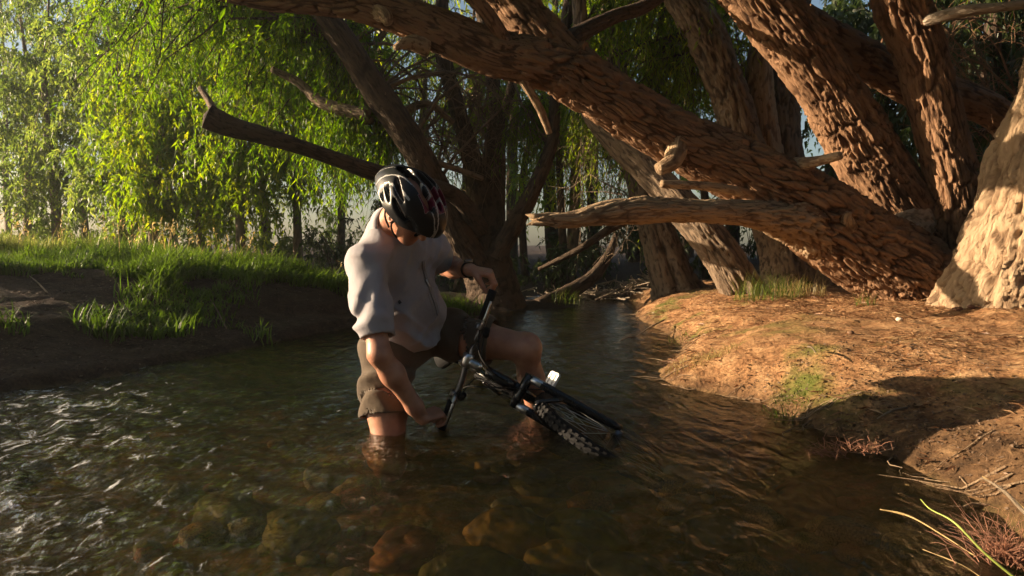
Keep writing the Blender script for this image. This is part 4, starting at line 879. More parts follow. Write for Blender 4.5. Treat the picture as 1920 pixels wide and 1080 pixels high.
hb = tpart('handlebar', [((BM - lat * LB_, BM - lat * .10 + sdir * .01, BM, BM + lat * .10 + sdir * .01, BM + lat * LB_), .0135)], steel, bike)
for s in (1, -1):
    e = BM + lat * s * LB_
    tpart('grip', [((e - lat * s * .125, e + lat * s * .004), .0175)], black, bike)
    q = BM + lat * s * (LB_ - .155)
    fw = nrm(-b_front + sdir * .25)
    lv_ = tpart('brake_lever', [((q + fw * .018, q + fw * .04 + lat * s * .01, q + fw * .055 + lat * s * .05, q + fw * .05 + lat * s * .12), (.009, .008, .006, .005))], alloy, bike)
    tpart('clamp', [((q - lat * .012, q + lat * .012), .020)], steel, lv_)
    tpart('shifter', [((q - fw * .005 + sdir * .03, q + fw * .02 + sdir * .035 - lat * s * .02), (.018, .012))], black, lv_)
    tpart('brake_cable', [((q + fw * .03 - lat * s * .01, q + fw * .12 - lat * s * .08 + sdir * .02, BM + fw * .12 + sdir * .10 + lat * s * .03, (bp(-.60, .30, .02) if s > 0 else bp(-.10, .33, .05, True)))  , .0028)], black, bike, 6)
    tpart('gear_cable', [((q + sdir * .03 - lat * s * .02, q + fw * .08 - lat * s * .12 + sdir * .05, BM + fw * .09 + sdir * .14 + lat * s * .02, bp(-.35, .40, .02 * s)), .0024)], black, bike, 6)
tpart('seat_post', [((ST + (ST - BBk) * .0, bp(-.845, .555, 0)), .0135)], alloy, bike)
# saddle: a shaped pad, broad behind and narrow in front
uu = np.linspace(0, 1, 18); vv = np.linspace(-1, 1, 11); sv = []
for u in uu:
    wd_ = 0.018 + 0.055 * sstep(0.35, 0.95, u); hh = 0.018 + 0.012 * u ** 2
    for v_ in vv: sv.append(bp(-.66 - u * .27, .60 + hh * (1 - abs(v_) ** 2.5) - 0.020 * abs(v_) ** 3 + 0.012 * (2 * u - 1) ** 2, wd_ * v_))
for u in uu:
    wd_ = 0.018 + 0.055 * sstep(0.35, 0.95, u)
    for v_ in vv: sv.append(bp(-.66 - u * .27, .575 - 0.012 * abs(v_) ** 3, wd_ * v_ * .97))
ii = np.arange(18 * 11).reshape(18, 11); q1 = np.stack([ii[:-1, :-1], ii[1:, :-1], ii[1:, 1:], ii[:-1, 1:]], -1).reshape(-1, 4); q2 = q1[:, ::-1] + 198
sdq = [np.stack([ii[:-1, 0], ii[:-1, 0] + 198, ii[1:, 0] + 198, ii[1:, 0]], -1), np.stack([ii[:-1, -1], ii[1:, -1], ii[1:, -1] + 198, ii[:-1, -1] + 198], -1), np.stack([ii[0, :-1], ii[0, 1:], ii[0, 1:] + 198, ii[0, :-1] + 198], -1), np.stack([ii[-1, :-1], ii[-1, :-1] + 198, ii[-1, 1:] + 198, ii[-1, 1:]], -1)]
obj('saddle', mesh_np('saddle', np.array(sv), np.concatenate([q1, q2] + sdq)), black, bike)
# cranks, chainring and pedals; the upper pedal stands up into the sun
ck = tpart('crank', [((bp(-.62, -.03, .06), bp(-.60, .135, .075)), (.013, .010))], alloy, bike)
def pedal(name, c, ax, fwd, up_, mat):
    mb = MB(); L_, W_, T_ = .032, .027, .007
    for s in (-1, 1):
        v, f = boxv(c + fwd * W_ * s, fwd * .006, ax * L_, up_ * T_); mb.add(v, f)
        v, f = boxv(c + ax * L_ * s, fwd * W_, ax * .006, up_ * T_); mb.add(v, f)
    v, f = boxv(c, fwd * .011, ax * L_, up_ * T_ * 1.1); mb.add(v, f)
    return obj(name, mb.mesh(name, False), mat, bike)
pc = bp(-.60, .135, .075) + l_frame * .065
pd = pedal('pedal', pc, l_frame, nrm(sdir * .62 - b_frame * .78), nrm(np.cross(l_frame, sdir * .62 - b_frame * .78)), whitep); pd['label'] = 'bright pedal standing up in the sunlight'
tpart('crank', [((bp(-.62, -.03, -.06), bp(-.64, -.195, -.075)), (.013, .010))], alloy, bike)
pedal('pedal', bp(-.64, -.195, -.075) - l_frame * .055, l_frame, nrm(sdir), nrm(np.cross(l_frame, sdir)), steel)
v, f, _, _ = torus(bp(-.62, -.03, .05), l_frame, .075, .010, 48, 6, 1.6); obj('chainring', mesh_np('chainring', v, f), steel, bike)
tpart('chain', [((bp(-.62, .045, .05), bp(-1.07, .035, .05)), .004), ((bp(-.62, -.105, .05), bp(-1.04, -.06, .05)), .004)], steel, bike, 6)
v, f, _, _ = torus(bp(-1.07, 0, .045), l_frame, .035, .014, 32, 6); obj('cassette', mesh_np('cassette', v, f), steel, bike)
tpart('rear_derailleur', [((bp(-1.07, -.03, .055), bp(-1.04, -.07, .055), bp(-1.06, -.13, .05)), (.012, .014, .012))], steel, bike)

# ------------------------------------------------------------------ implicit surfaces for the person
def seg(p, a, b, ra, rb):
    ab = b - a; t = np.clip(((p - a) @ ab) / (ab @ ab), 0, 1)
    return np.sqrt(((p - a - t[:, None] * ab) ** 2).sum(1)) - (ra + (rb - ra) * t)
def ell(p, c, ax, r):
    q = (p - c) @ np.asarray(ax).T; r = np.asarray(r); k0 = np.sqrt(((q / r) ** 2).sum(1)); k1 = np.sqrt(((q / r ** 2) ** 2).sum(1))
    return k0 * (k0 - 1) / np.maximum(k1, 1e-9)
def smin(a, b, k):
    h = np.maximum(k - np.abs(a - b), 0) / k; return np.minimum(a, b) - h * h * k * 0.25
def smax(a, b, k): return -smin(-a, -b, k)
def chain_sd(p, pts, rad, k=0.02):
    d = None
    for a, b, ra, rb in zip(pts[:-1], pts[1:], rad[:-1], rad[1:]):
        s = seg(p, a, b, ra, rb); d = s if d is None else smin(d, s, k)
    return d
def mesh_sdf(f, lo, hi, h, blk=8):
    lo = np.asarray(lo, float); n = np.ceil((np.asarray(hi) - lo) / (h * blk)).astype(int)
    g = [lo[k] + (np.arange(n[k]) + .5) * h * blk for k in range(3)]
    C = np.stack(np.meshgrid(*g, indexing='ij'), -1).reshape(-1, 3)
    dc = f(C); full = np.sign(dc).reshape(n).astype(np.float32)
    full = full.repeat(blk, 0).repeat(blk, 1).repeat(blk, 2)
    act = np.where(np.abs(dc) < h * blk * 1.25)[0]
    o = np.stack(np.meshgrid(*[np.arange(blk)] * 3, indexing='ij'), -1).reshape(-1, 3)
    for ch in np.array_split(act, max(1, len(act) // 300)):
        bi = np.stack(np.unravel_index(ch, n), 1) * blk
        ijk = (bi[:, None] + o[None]).reshape(-1, 3)
        full[ijk[:, 0], ijk[:, 1], ijk[:, 2]] = f(lo + (ijk + 0.5) * h)
    s = full < 0
    N_ = full.shape
    cnt = np.zeros(tuple(k - 1 for k in N_), np.int8)
    for dx in (0, 1):
        for dy in (0, 1):
            for dz in (0, 1): cnt += s[dx:N_[0] - 1 + dx, dy:N_[1] - 1 + dy, dz:N_[2] - 1 + dz]
    cells = np.argwhere((cnt > 0) & (cnt < 8)); idm = -np.ones(cnt.shape, np.int32); idm[tuple(cells.T)] = np.arange(len(cells))
    acc = np.zeros((len(cells), 3)); num = np.zeros(len(cells))
    cor = [(x, y, z) for x in (0, 1) for y in (0, 1) for z in (0, 1)]
    val = {c: full[cells[:, 0] + c[0], cells[:, 1] + c[1], cells[:, 2] + c[2]] for c in cor}
    for c in cor:
        for ax in range(3):
            if c[ax] == 0:
                e = list(c); e[ax] = 1; e = tuple(e); a, b = val[c], val[e]; m_ = (a < 0) != (b < 0)
                t = np.where(m_, a / np.where(m_, a - b, 1), 0); pt = np.tile(np.array(c, float), (len(cells), 1)); pt[:, ax] = t
                acc += pt * m_[:, None]; num += m_
    v = lo + (cells + 0.5 + acc / num[:, None]) * h
    fs = []
    for ax in range(3):
        a1, a2 = (ax + 1) % 3, (ax + 2) % 3
        sl0 = [slice(1, -1)] * 3; sl0[ax] = slice(0, -1); sl1 = list(sl0); sl1[ax] = slice(1, None)
        A, B = s[tuple(sl0)], s[tuple(sl1)]
        for flip, msk in ((0, A & ~B), (1, ~A & B)):
            e = np.argwhere(msk)
            off = np.ones(3, int); off[ax] = 0; e = e + off
            def g_(d1, d2):
                q = e.copy(); q[:, a1] -= d1; q[:, a2] -= d2; return idm[q[:, 0], q[:, 1], q[:, 2]]
            qd = np.stack([g_(1, 1), g_(0, 1), g_(0, 0), g_(1, 0)], 1)
            fs.append(qd[:, ::-1] if flip else qd)
    fq = np.concatenate(fs); fq = fq[(fq >= 0).all(1)]
    return v, fq

# ---- pose of the kneeling man
Y0 = 3.0
J = dict(pelvis=P(752, 640, 3.14), hipR=P(722, 662, 3.04), kneeR=P(730, 868, 2.90), ankR=P(690, 838, 3.30), toeR=P(676, 846, 3.46),
         hipL=P(812, 622, 3.22), kneeL=P(985, 652, 3.12), ankL=P(1015, 815, 3.30), toeL=P(1075, 850, 3.15),
         waist=P(752, 590, 3.10), chest=P(745, 510, 3.02), neck=P(728, 428, 2.94), shR=P(688, 492, 2.86), shL=P(806, 462, 3.14),
         elR=P(711, 664, 2.74), wrR=P(792, 784, 2.88), elL=P(838, 500, 3.34), wrL=P(882, 506, 3.06))
hf = nrm([0.63, -0.20, -0.75]); hu = np.array([0.55, -0.55, 0.60]); hu = nrm(hu - hf * (hu @ hf)); hr_ = np.cross(hf, hu)
HC = P(770, 390, 2.82)
HAX = np.array([hf, hr_, hu])
def hand(wr, d, nb, s, curl, spread=1.0, tuck=0.55):
    """wrist, direction to the knuckles, back-of-hand normal, thumb side -> list of (points, radii)"""
    d = nrm(d); nb = nrm(nb - d * (nb @ d)); s = nrm(s - d * (s @ d) - nb * (s @ nb)); out = []
    for k, (off, ln, r) in enumerate(((.030, .92, .0092), (.010, 1.0, .0095), (-.010, .95, .0090), (-.029, .76, .0080))):
        kn = wr + d * (.092 - .006 * abs(k - 1)) + s * off * spread + nb * .004
        out.append(([wr + s * off * .55, kn], [.016, .0125]))
        pts = [kn]; ang = 0; dirc = d
        for q, l in enumerate((.046 * ln, .028 * ln, .022 * ln)):
            ang += curl[q] + 0.04 * k; dirc = d * math.cos(ang) - nb * math.sin(ang); pts.append(pts[-1] + dirc * l)
        out.append((pts, [r * 1.12, r * 1.02, r * .95, r * .80]))
    t0 = wr + d * .022 + s * .024; t1 = t0 + nrm(d * .6 + s * .55 - nb * .35) * .042; t2 = t1 + nrm(d * .75 + s * .05 - nb * tuck) * .034; t3 = t2 + nrm(d * .7 - s * .15 - nb * (tuck + .2)) * .026
    out.append(([t0, t1, t2, t3], [.0165, .0125, .0105, .0085]))
    return out
gripR = BM - lat * (LB_ - .05); gripL = BM + lat * (LB_ - .01)
HR = hand(J['wrR'], gripR + V3(0, -0.0, .035) - J['wrR'] + V3(.02, 0, 0), V3(-.05, -.45, .9), V3(.1, .9, .4), (.75, 1.15, .7))
HL = hand(J['wrL'], V3(1, -.12, -.22), V3(.15, -.25, 1), V3(0, -1, -.1), (.95, .85, .45), 1.0, .9)
def head_sd(p):
    c = HC
    d = ell(p, c + hu * .012 - hf * .012, HAX, (.098, .076, .100))
    d = smin(d, ell(p, c + hf * .030 - hu * .060, HAX, (.066, .058, .066)), .05)      # face and jaw
    d = smin(d, ell(p, c + hf * .068 - hu * .112, HAX, (.024, .028, .020)), .04)      # chin
    d = smin(d, seg(p, c + hf * .088 - hu * .012, c + hf * .112 - hu * .046, .009, .015), .018)   # nose
    d = smin(d, seg(p, c + hf * .090 - hr_ * .03 + hu * .006, c + hf * .090 + hr_ * .03 + hu * .006, .010, .010), .02)   # brow
    for s in (1, -1):
        d = smax(d, -ell(p, c + hf * .096 + hr_ * .032 * s - hu * .014, HAX, (.014, .016, .010)), .012)   # eye sockets
        d = smin(d, ell(p, c + hf * .080 + hr_ * .032 * s - hu * .015, HAX, (.012, .013, .012)), .004)
        e = smax(ell(p, c - hf * .008 + hr_ * .082 * s - hu * .030, nrm(np.array([hf + .25 * hu, hr_ * s - hf * .35, hu - .25 * hf])), (.020, .009, .034)), -ell(p, c - hf * .002 + hr_ * .090 * s - hu * .028, HAX, (.009, .008, .018)), .006)
        d = smin(d, e, .008)
    d = smax(d, -seg(p, c + hf * .096 - hr_ * .02 - hu * .078, c + hf * .096 + hr_ * .02 - hu * .078, .004, .004), .006)   # mouth line
    d = smin(d, seg(p, c + hf * .090 - hr_ * .016 - hu * .086, c + hf * .090 + hr_ * .016 - hu * .086, .006, .006), .008)
    return d
spR = nrm(J['shL'] - J['shR']); tup = nrm(J['neck'] - J['waist']); tfw = nrm(np.cross(tup, spR)); tfw *= -np.sign(tfw[1]); spR = np.cross(tfw, tup); TAX = np.array([spR, tfw, tup])
def torso_sd(p):
    d = ell(p, J['chest'] + tup * .02 - tfw * .01, TAX, (.155, .112, .155))
    d = smin(d, ell(p, J['waist'] + tfw * .02, TAX, (.150, .118, .15)), .10)
    d = smin(d, ell(p, J['pelvis'], TAX, (.155, .118, .11)), .08)
    d = smin(d, seg(p, J['shR'], J['shL'], .062, .062), .08)
    d = smin(d, seg(p, J['chest'] + tup * .08 - tfw * .03, J['neck'] - tfw * .01, .080, .052), .06)
    return d
def body_sd(p):
    d = torso_sd(p)
    d = smin(d, seg(p, J['neck'] - tfw * .01, HC - hu * .05 - hf * .03, .058, .055), .04)
    r_ = np.linalg.norm(p - HC, axis=1); hd = r_ - .10; m_ = r_ < .24
    if m_.any(): hd[m_] = head_sd(p[m_])
    d = smin(d, hd, .02)
    for s in 'RL':
        d = smin(d, chain_sd(p, [J['sh' + s], (J['sh' + s] + J['el' + s]) / 2, J['el' + s]], [.056, .050, .041], .03), .04)
        e, w_ = J['el' + s], J['wr' + s]
        d = smin(d, chain_sd(p, [e, e + (w_ - e) * .3, e + (w_ - e) * .8, w_], [.042, .044, .031, .028], .03), .025)
        r_ = np.linalg.norm(p - w_, axis=1); hd = r_ - .02; m_ = r_ < .26
        if m_.any():
            pm = p[m_]; hm = None
            for pts, rad in (HR if s == 'R' else HL):
                c = chain_sd(pm, pts, rad, .003); hm = c if hm is None else smin(hm, c, .007 if len(pts) == 2 else .0035)
            hd[m_] = hm
        d = smin(d, hd, .012)
        h_, k_, a_, t_ = J['hip' + s], J['knee' + s], J['ank' + s], J['toe' + s]
        d = smin(d, chain_sd(p, [h_, h_ + (k_ - h_) * .5, k_], [.092, .080, .060], .04), .05)
        d = smin(d, ell(p, k_ + nrm(k_ - h_) * .01, np.eye(3), (.058, .058, .060)), .03)
        calf = k_ + (a_ - k_) * .35 + nrm(h_ - k_ + (a_ - k_) * .0) * .0
        d = smin(d, chain_sd(p, [k_, calf, a_], [.055, .056, .036], .03), .03)
        d = smin(d, seg(p, a_, t_, .040, .030), .03)
    return d
def build(name, f, lo, hi, h, mat, parent, attrs=None, sm=0):
    v, q = mesh_sdf(f, lo, hi, h)
    for _ in range(sm):
        acc = np.zeros_like(v); cn = np.zeros(len(v))
        for k in range(4):
            np.add.at(acc, q[:, k], v[q[:, (k + 1) % 4]]); np.add.at(cn, q[:, k], 1)
        v = v * .4 + .6 * acc / np.maximum(cn, 1)[:, None]
    return obj(name, mesh_np(name, v, q, True, attrs(v) if attrs else None), mat, parent)
def skin_mat():
    m, t, out = mat_new('skin')
    b = N(t, 'ShaderNodeBsdfPrincipled', Roughness=0.48); b.inputs['Subsurface Weight'].default_value = 0.12
    b.inputs['Subsurface Radius'].default_value = (0.012, 0.004, 0.002); b.inputs['Subsurface Scale'].default_value = 1.0
    ge = t.nodes.new('ShaderNodeNewGeometry'); n1 = N(t, 'ShaderNodeTexNoise', Scale=22.0, Detail=5.0); n2 = N(t, 'ShaderNodeTexNoise', Scale=400.0, Detail=2.0)
    for n in (n1, n2): t.links.new(ge.outputs['Position'], n.inputs['Vector'])
    r = ramp(t, n1.outputs[0], [(0.3, (0.36, 0.155, 0.095)), (0.7, (0.50, 0.25, 0.16))]); t.links.new(r.outputs[0], b.inputs['Base Color'])
    bp_ = N(t, 'ShaderNodeBump', Strength=0.25, Distance=0.001); t.links.new(n2.outputs[0], bp_.inputs['Height']); t.links.new(bp_.outputs[0], b.inputs['Normal'])
    t.links.new(b.outputs[0], out.inputs[0]); return m
def cloth_mat(name, c, weave=700.0, rough=0.85):
    m, t, out = mat_new(name)
    b = N(t, 'ShaderNodeBsdfPrincipled', Roughness=rough); b.inputs['Sheen Weight'].default_value = 0.15; b.inputs['Specular IOR Level'].default_value = 0.2
    ge = t.nodes.new('ShaderNodeNewGeometry'); n1 = N(t, 'ShaderNodeTexNoise', Scale=14.0, Detail=5.0); n2 = N(t, 'ShaderNodeTexNoise', Scale=weave, Detail=1.0)
    for n in (n1, n2): t.links.new(ge.outputs['Position'], n.inputs['Vector'])
    r = ramp(t, n1.outputs[0], [(0.3, tuple(k * .86 for k in c)), (0.7, c)]); t.links.new(r.outputs[0], b.inputs['Base Color'])
    ad = N(t, 'ShaderNodeMath', _operation='MULTIPLY_ADD'); ad.inputs[1].default_value = 0.08; t.links.new(n2.outputs[0], ad.inputs[0]); t.links.new(n1.outputs[0], ad.inputs[2])
    bp_ = N(t, 'ShaderNodeBump', Strength=0.5, Distance=0.012); t.links.new(ad.outputs[0], bp_.inputs['Height']); t.links.new(bp_.outputs[0], b.inputs['Normal'])
    t.links.new(b.outputs[0], out.inputs[0]); return m
M['skin'] = skin_mat(); M['shirt'] = cloth_mat('grey_shirt', (0.36, 0.34, 0.37)); M['shorts'] = cloth_mat('khaki_shorts', (0.095, 0.068, 0.045))
man = thing('person', 'person in helmet, grey shirt and dark shorts kneeling in the creek holding a handlebar', 'person')
LO, HI = V3(-.85, 2.5, -.28), V3(.35, 3.75, 1.25)
body = build('body', body_sd, LO, HI, .0054, M['skin'], man)

def wr_noise(p, f, seed): return vnoise(p * f, seed)
def shirt_out(p, infl):
    d = torso_sd(p) - .012 - infl
    # loose cloth hanging from the chest
    d = smin(d, ell(p, J['waist'] + tfw * .045 + tup * .02, TAX, (.145, .118, .17)) - infl, .08)
    for s, e in (('R', .93), ('L', .42)):
        a = J['sh' + s]; b = a + (J['el' + s] - a) * (e + (.0))
        drop = V3(0, 0, -.012)
        d = smin(d, seg(p, a, b + drop, .068, .070 if s == 'R' else .074) - infl, .014 if s == 'R' else .03)
    return d
hem_n = nrm(tup * 1.0 + spR * .10); hem_p = J['pelvis'] + tup * .012
def shirt_sd(p):
    u = (p - J['waist']) @ spR; v = (p - J['waist']) @ tup; w_ = (p - J['waist']) @ tfw
    fold = .006 * np.sin(26 * u + 14 * v + 3 * vnoise(p * 6, 2)) * sstep(.10, .24, v + .1) * .6
    fold += .011 * np.sin(34 * (v * .8 - u * .9) + 4 * vnoise(p * 5, 4)) * sstep(.22, -.05, v)
    fold += .010 * fbm(p * 9, 2, 6)
    pw = p + .05 * np.stack([vnoise(p * 5, 71), vnoise(p * 5, 72), vnoise(p * 5, 73)], 1)
    dg = (pw - J['waist']) @ nrm(tup * .8 + spR * .6); dh = (pw - J['waist']) @ nrm(tup * .55 - spR * .8)
    crease = np.maximum(0, 1 - np.abs(vnoise(np.c_[dg * 17, dh * 4.5, 0 * dg], 74)) * 3.2) * .60 + np.maximum(0, 1 - np.abs(vnoise(np.c_[dh * 15, dg * 4, 0 * dg], 75)) * 3.2) * .5
    fold += -.013 * crease
    ar = (p - J['shR']) @ nrm(J['elR'] - J['shR'])
    near_arm = sstep(.14, .06, seg(p, J['shR'], J['elR'], .01, .01))
    fold += .010 * near_arm * np.sin(ar * 46 + 5 * vnoise(p * 8, 9)) * sstep(.05, .2, ar)
    d = shirt_out(p, 0) + fold
    inner = np.minimum(shirt_out(p, -.018) + fold, 1)
    # cuffs and hem are open: cut with planes, hollow inside
    aR = nrm(J['elR'] - J['shR']); aL = nrm(J['elL'] - J['shL'])
    cut = -((p - hem_p) @ hem_n) + .010 * np.sin(9 * u + 1)
    cutR = np.where(seg(p, J['shR'], J['elR'], .0, .0) < .13, (p - J['shR']) @ aR - np.linalg.norm(J['elR'] - J['shR']) * .82, -1)
    cutL = np.where(seg(p, J['shL'], J['elL'], .0, .0) < .13, (p - J['shL']) @ aL - np.linalg.norm(J['elL'] - J['shL']) * .40, -1)
    nk = nrm(HC - J['neck']); cutN = np.where(np.linalg.norm(p - J['neck'], axis=1) < .17, (p - J['neck'] - nk * .036) @ nrm(nk - tfw * .15) , -1)
    arm_zone = (seg(p, J['shR'] + aR * .12, J['elR'] + aR * .2, .105, .105) < 0)
    d = smax(d, -inner, .006)
    tors_cut = np.where(arm_zone & ((p - hem_p) @ hem_n < .03), -1, cut)
    return np.maximum.reduce([d, tors_cut, cutR, cutL, cutN])
shirt = build('shirt', shirt_sd, V3(-.85, 2.55, .10), V3(.1, 3.6, 1.1), .0056, M['shirt'], man, sm=2); shirt['label'] = 'light grey short sleeved zip neck shirt'
def shorts_sd(p):
    d = ell(p, J['pelvis'] - tup * .01, TAX, (.172, .135, .125))
    for s, e, r0, r1 in (('R', .58, .110, .114), ('L', .66, .112, .104)):
        a, b = J['hip' + s], J['knee' + s]; l = np.linalg.norm(b - a); ax = nrm(b - a); t = (p - a) @ ax
        c = seg(p, a, b, r0, r1) + .011 * np.sin(t * 44 + 4 * vnoise(p * 7, 3)) * (1 - .4 * sstep(.1, .25, t)) + .008 * fbm(p * 10, 2, 8)
        ci = seg(p, a, b + ax * .1, r0 - .012, r1 - .011)
        c = smax(c, t - l * e, .004); c = np.where(t > l * .35, smax(c, -ci, .004), c)
        d = smin(d, c, .05)
    return np.maximum(d, (p - J['pelvis']) @ tup - .10)
shorts = build('shorts', shorts_sd, V3(-.75, 2.6, -.1), V3(.2, 3.6, .75), .006, M['shorts'], man, sm=2); shorts['label'] = 'dark khaki hiking shorts'
# collar, zip placket, chest mark
nk = nrm(HC - J['neck']); cc = J['neck'] + nk * .030; cu = nrm(tfw - nk * (tfw @ nk)); cs = np.cross(nk, cu)
mb = MB(); A = np.linspace(.35, 2 * np.pi - .35, 40); rows = []
for rr_, hh in ((.084, -.030), (.072, .010), (.066, .010), (.072, -.028)):
    rows.append(cc + cu * (np.cos(A) * rr_)[:, None] + cs * (np.sin(A) * rr_ * 1.02)[:, None] + nk * (hh + .010 * np.cos(A * 2) - .012 * np.cos(A))[:, None])
v = np.stack(rows, 0); ii = np.arange(160).reshape(4, 40); jj = np.roll(ii, -1, 0)
mb.add(v.reshape(-1, 3), np.stack([ii[:, :-1], ii[:, 1:], jj[:, 1:], jj[:, :-1]], -1).reshape(-1, 4))
obj('collar', mb.mesh('collar'), M['shirt'], shirt)
def project(o_, d, maxd=.4, n=120, f=shirt_sd):
    """march from o_ along d until the cloth"""
    ts = np.linspace(0, maxd, n * 4); pp = o_ + d * ts[:, None]; s = f(pp); k = np.argmax(s < 0.0); return pp[k] if s[k] < 0 else None
pl = []
for k in range(26):
    v_ = .27 - k * .0098
    h_ = project(J['waist'] + tup * (v_ - .0) + tfw * .30 - spR * .03, -tfw, .35)
    if h_ is not None: pl.append(h_ + tfw * .003)
if len(pl) > 6:
    pl = np.array(pl); pl[1:-1] = (pl[:-2] + pl[1:-1] + pl[2:]) / 3
    for s_, w_, mt, nm in ((0, .0022, cloth_mat('zip_tape', (.16, .15, .15)), 'zip'), (.013, .0022, cloth_mat('seam', (.42, .39, .38)), 'seam'), (-.013, .0022, cloth_mat('seam', (.42, .39, .38)), 'seam')):
        tpart(nm, [(pl[::3] + spR * s_, w_)], mt, shirt, 6)
    tpart('zip_pull', [((pl[8] + tfw * .004, pl[11] + tfw * .006), .004)], alloy, shirt, 6)
for k, (a_, b_, l_) in enumerate(((.085, .105, .016), (.090, .095, .016), (.095, .085, .012))):
    h_ = project(J['waist'] + tup * (.12 + b_ * .2 + k * .006) + spR * (.105) + tfw * .30, -tfw, .4)
    if h_ is not None: tpart('chest_mark', [((h_ + tfw * .002 - spR * l_ * .5, h_ + tfw * .002 + spR * l_ * .5), .0016)], black, shirt, 5)
# helmet: shell with deep vents, black with white streaks and dark red panels
def hl(p): return (p - HC) @ HAX.T
vents = []
for lx, ly, ln, az in ((.02, .0, .085, 0), (-.03, .038, .075, .10), (-.03, -.038, .075, -.10), (.055, .040, .040, -.10), (.055, -.040, .040, .10), (-.01, .075, .07, .05), (-.01, -.075, .07, -.05), (-.10, .02, .035, .2), (-.10, -.02, .035, -.2)):
    vents.append((lx, ly, ln, az))
def helmet_sd(p):
    q = hl(p); x = q[:, 0] + .012; y = q[:, 1]; z = q[:, 2] - .018
    taper = 1 - .30 * sstep(.02, -.17, x) - .10 * sstep(.06, .15, x)
    r = np.array([.178, .120, .124])
    qq = np.c_[x + .004, y / taper, z + .20 * np.maximum(0, -x - .06)]
    k0 = np.sqrt(((qq / r) ** 2).sum(1)); k1 = np.sqrt(((qq / r ** 2) ** 2).sum(1)); d = k0 * (k0 - 1) / np.maximum(k1, 1e-6)
    d = np.maximum(d, -(z + .030 + .16 * (x - .02) ** 1 * (x < .02) * -1 * .25 - .02 * sstep(.05, .14, x)))
    k0i = np.sqrt(((q - [-.012, 0, .012]) ** 2 / np.array([.112, .088, .102]) ** 2).sum(1)); di = (k0i - 1) * .088
    d = smax(d, -di, .008)
    for lx, ly, ln, az in vents:
        c, s = math.cos(az), math.sin(az)
        u = (q[:, 0] - lx) * c + (q[:, 1] - ly) * s; w_ = -(q[:, 0] - lx) * s + (q[:, 1] - ly) * c
        if abs(ly) > .06: continue
        e = (np.sqrt((u / ln) ** 2 + (w_ / .0165) ** 2) - 1) * .012
        d = smax(d, -np.maximum(e, -(q[:, 2] - (.060 - .9 * (ly ** 2) * 4))), .006)
    for lx, lz, ln, sl in ((-.085, .045, .050, .25), (.015, .040, .046, .30), (.085, .030, .030, .45), (-.04, .082, .050, .2), (-.10, .008, .040, .1)):
        u = q[:, 0] - lx; w_ = q[:, 2] - lz + sl * u
        e = (np.sqrt((u / ln) ** 2 + (w_ / .0125) ** 2) - 1) * .011
        d = smax(d, -np.maximum(e, -(np.abs(q[:, 1]) - (.080 if lz < .07 else .055))), .005)
    return d
def helmet_col(v):
    q = hl(v); x, y, z = q[:, 0], q[:, 1], q[:, 2]
    s = np.abs(y) / (1 - .3 * sstep(.02, -.17, x)); n = vnoise(v * 40, 3) * .004
    white = ((np.abs(s - .030 + .10 * (x + .05) + n) < .0026) & (x < .05)) | ((np.abs(s - .062 + .16 * (x + .02) + n) < .0030)) | ((np.abs(s - .094 + .10 * x) < .0035) & (x < .02)) | (z < -.022) & (x < -.06)
    white |= (np.abs(s - .020 - .12 * (x - .1)) < .0035) & (x > .06)
    red = ((s < .026) & (x > .015) & (x < .115)) | ((s > .045) & (s < .066) & (x > .02) & (x < .09))
    return {'hc': np.where(white, .55, np.where(red, 1.0, 0.0))}
def helmet_mat():
    m, t, out = mat_new('helmet_shell'); b = N(t, 'ShaderNodeBsdfPrincipled', Roughness=0.32); b.inputs['Specular IOR Level'].default_value = 0.3
    a = attr(t, 'hc'); r = ramp(t, a.outputs['Fac'], [(0, (.012, .012, .014)), (.40, (.012, .012, .014)), (.52, (.40, .39, .38)), (.58, (.40, .39, .38)), (.85, (.13, .008, .03)), (1, (.13, .008, .03))])
    t.links.new(r.outputs[0], b.inputs['Base Color']); t.links.new(b.outputs[0], out.inputs[0]); return m
he = build('helmet', helmet_sd, HC - .24, HC + .24, .0034, helmet_mat(), man, helmet_col); he['label'] = 'black cycling helmet with white streaks and dark red panels'
def hp(x, y, z): return HC + hf * x + hr_ * y + hu * z
for s in (1, -1):
    tpart('strap', [((hp(.03, .078 * s, .0), hp(.012, .085 * s, -.05), hp(.03, .062 * s, -.095), hp(.045, .02 * s, -.128), hp(.045, 0, -.132)), .004)], black, he, 6)
    tpart('strap', [((hp(-.06, .075 * s, .0), hp(-.03, .086 * s, -.05), hp(.012, .083 * s, -.075)), .004)], black, he, 6)
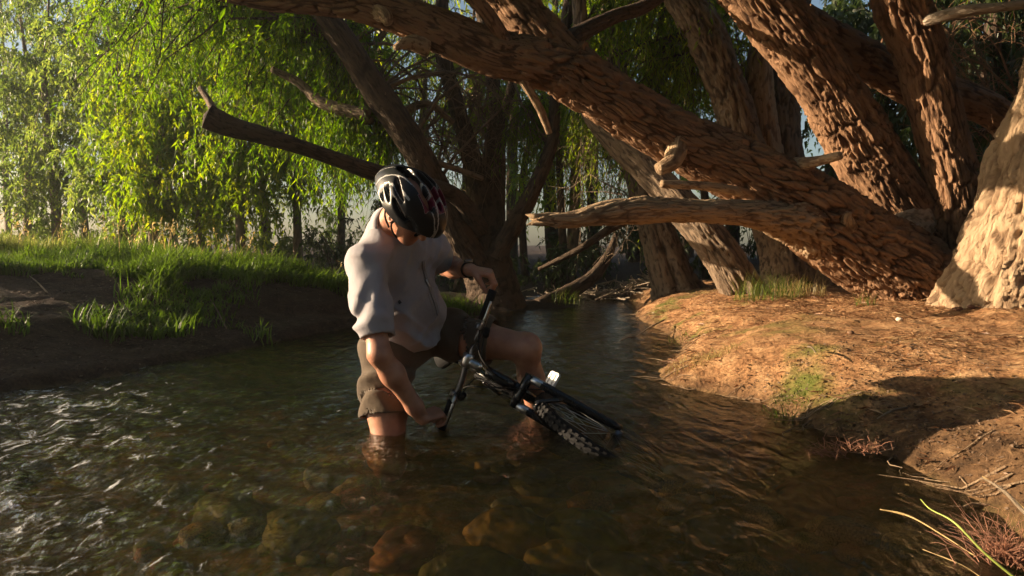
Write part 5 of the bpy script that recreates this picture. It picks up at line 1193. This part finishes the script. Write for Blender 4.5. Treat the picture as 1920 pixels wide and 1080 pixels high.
gl = tpart('glasses', [((hp(-.02, .083, -.012), hp(.05, .078, -.012), hp(.094, .062, -.010)), .0035), ((hp(-.02, -.083, -.012), hp(.05, -.078, -.012), hp(.094, -.062, -.010)), .0035), ((hp(.094, .062, -.008), hp(.108, .03, -.006), hp(.112, 0, -.008), hp(.108, -.03, -.006), hp(.094, -.062, -.008)), .0035)], paint, man, 8)
for s in (1, -1):
    a_ = np.linspace(0, 2 * np.pi, 20, endpoint=False); v = np.array([hp(.106 - .35 * (abs(.031 + .026 * math.cos(q)) ** 2) * 4, s * (.033 + .026 * math.cos(q)), -.020 + .017 * math.sin(q)) for q in a_] + [hp(.108, s * .033, -.020)])
    obj('lens', mesh_np('lens', v, np.array([[k, (k + 1) % 20, 20] for k in range(20)])), plain('smoked_lens', (.02, .02, .025), .1), gl)
# watch, ring, shoes, hair
wd_ = nrm(J['wrL'] - J['elL']); wc = J['wrL'] - wd_ * .022
v, f, _, _ = torus(wc, wd_, .0315, .0085, 40, 8, .45); wt = obj('watch', mesh_np('watch', v, f), black, man); wt['label'] = 'black wristwatch on the raised arm'
wn = nrm(V3(.1, -.35, 1)); wn = nrm(wn - wd_ * (wn @ wd_)); tpart('watch_case', [((wc + wn * .030, wc + wn * .042), .019)], steel, wt, 20); tpart('watch_face', [((wc + wn * .0415, wc + wn * .0428), .016)], plain('watch_glass', (.05, .07, .08), .08), wt, 20)
rf = HL[5][0]; ra = nrm(rf[1] - rf[0]); v, f, _, _ = torus(rf[0] + ra * .026, ra, .0104, .0022, 24, 6); obj('ring', mesh_np('ring', v, f), plain('gold', (.75, .58, .30), .2, 1.0), man)
for s in 'RL':
    a_, t_ = J['ank' + s], J['toe' + s]
    sh = lambda p: np.maximum(smin(seg(p, a_, t_, .048, .040), seg(p, a_ + nrm(J['knee' + s] - a_) * .05, a_, .044, .048), .03) + .003 * vnoise(p * 40, 3), -9)
    build('shoe', sh, np.minimum(a_, t_) - .12, np.maximum(a_, t_) + .12, .006, plain('dark_shoe', (.05, .045, .04), .7), man)
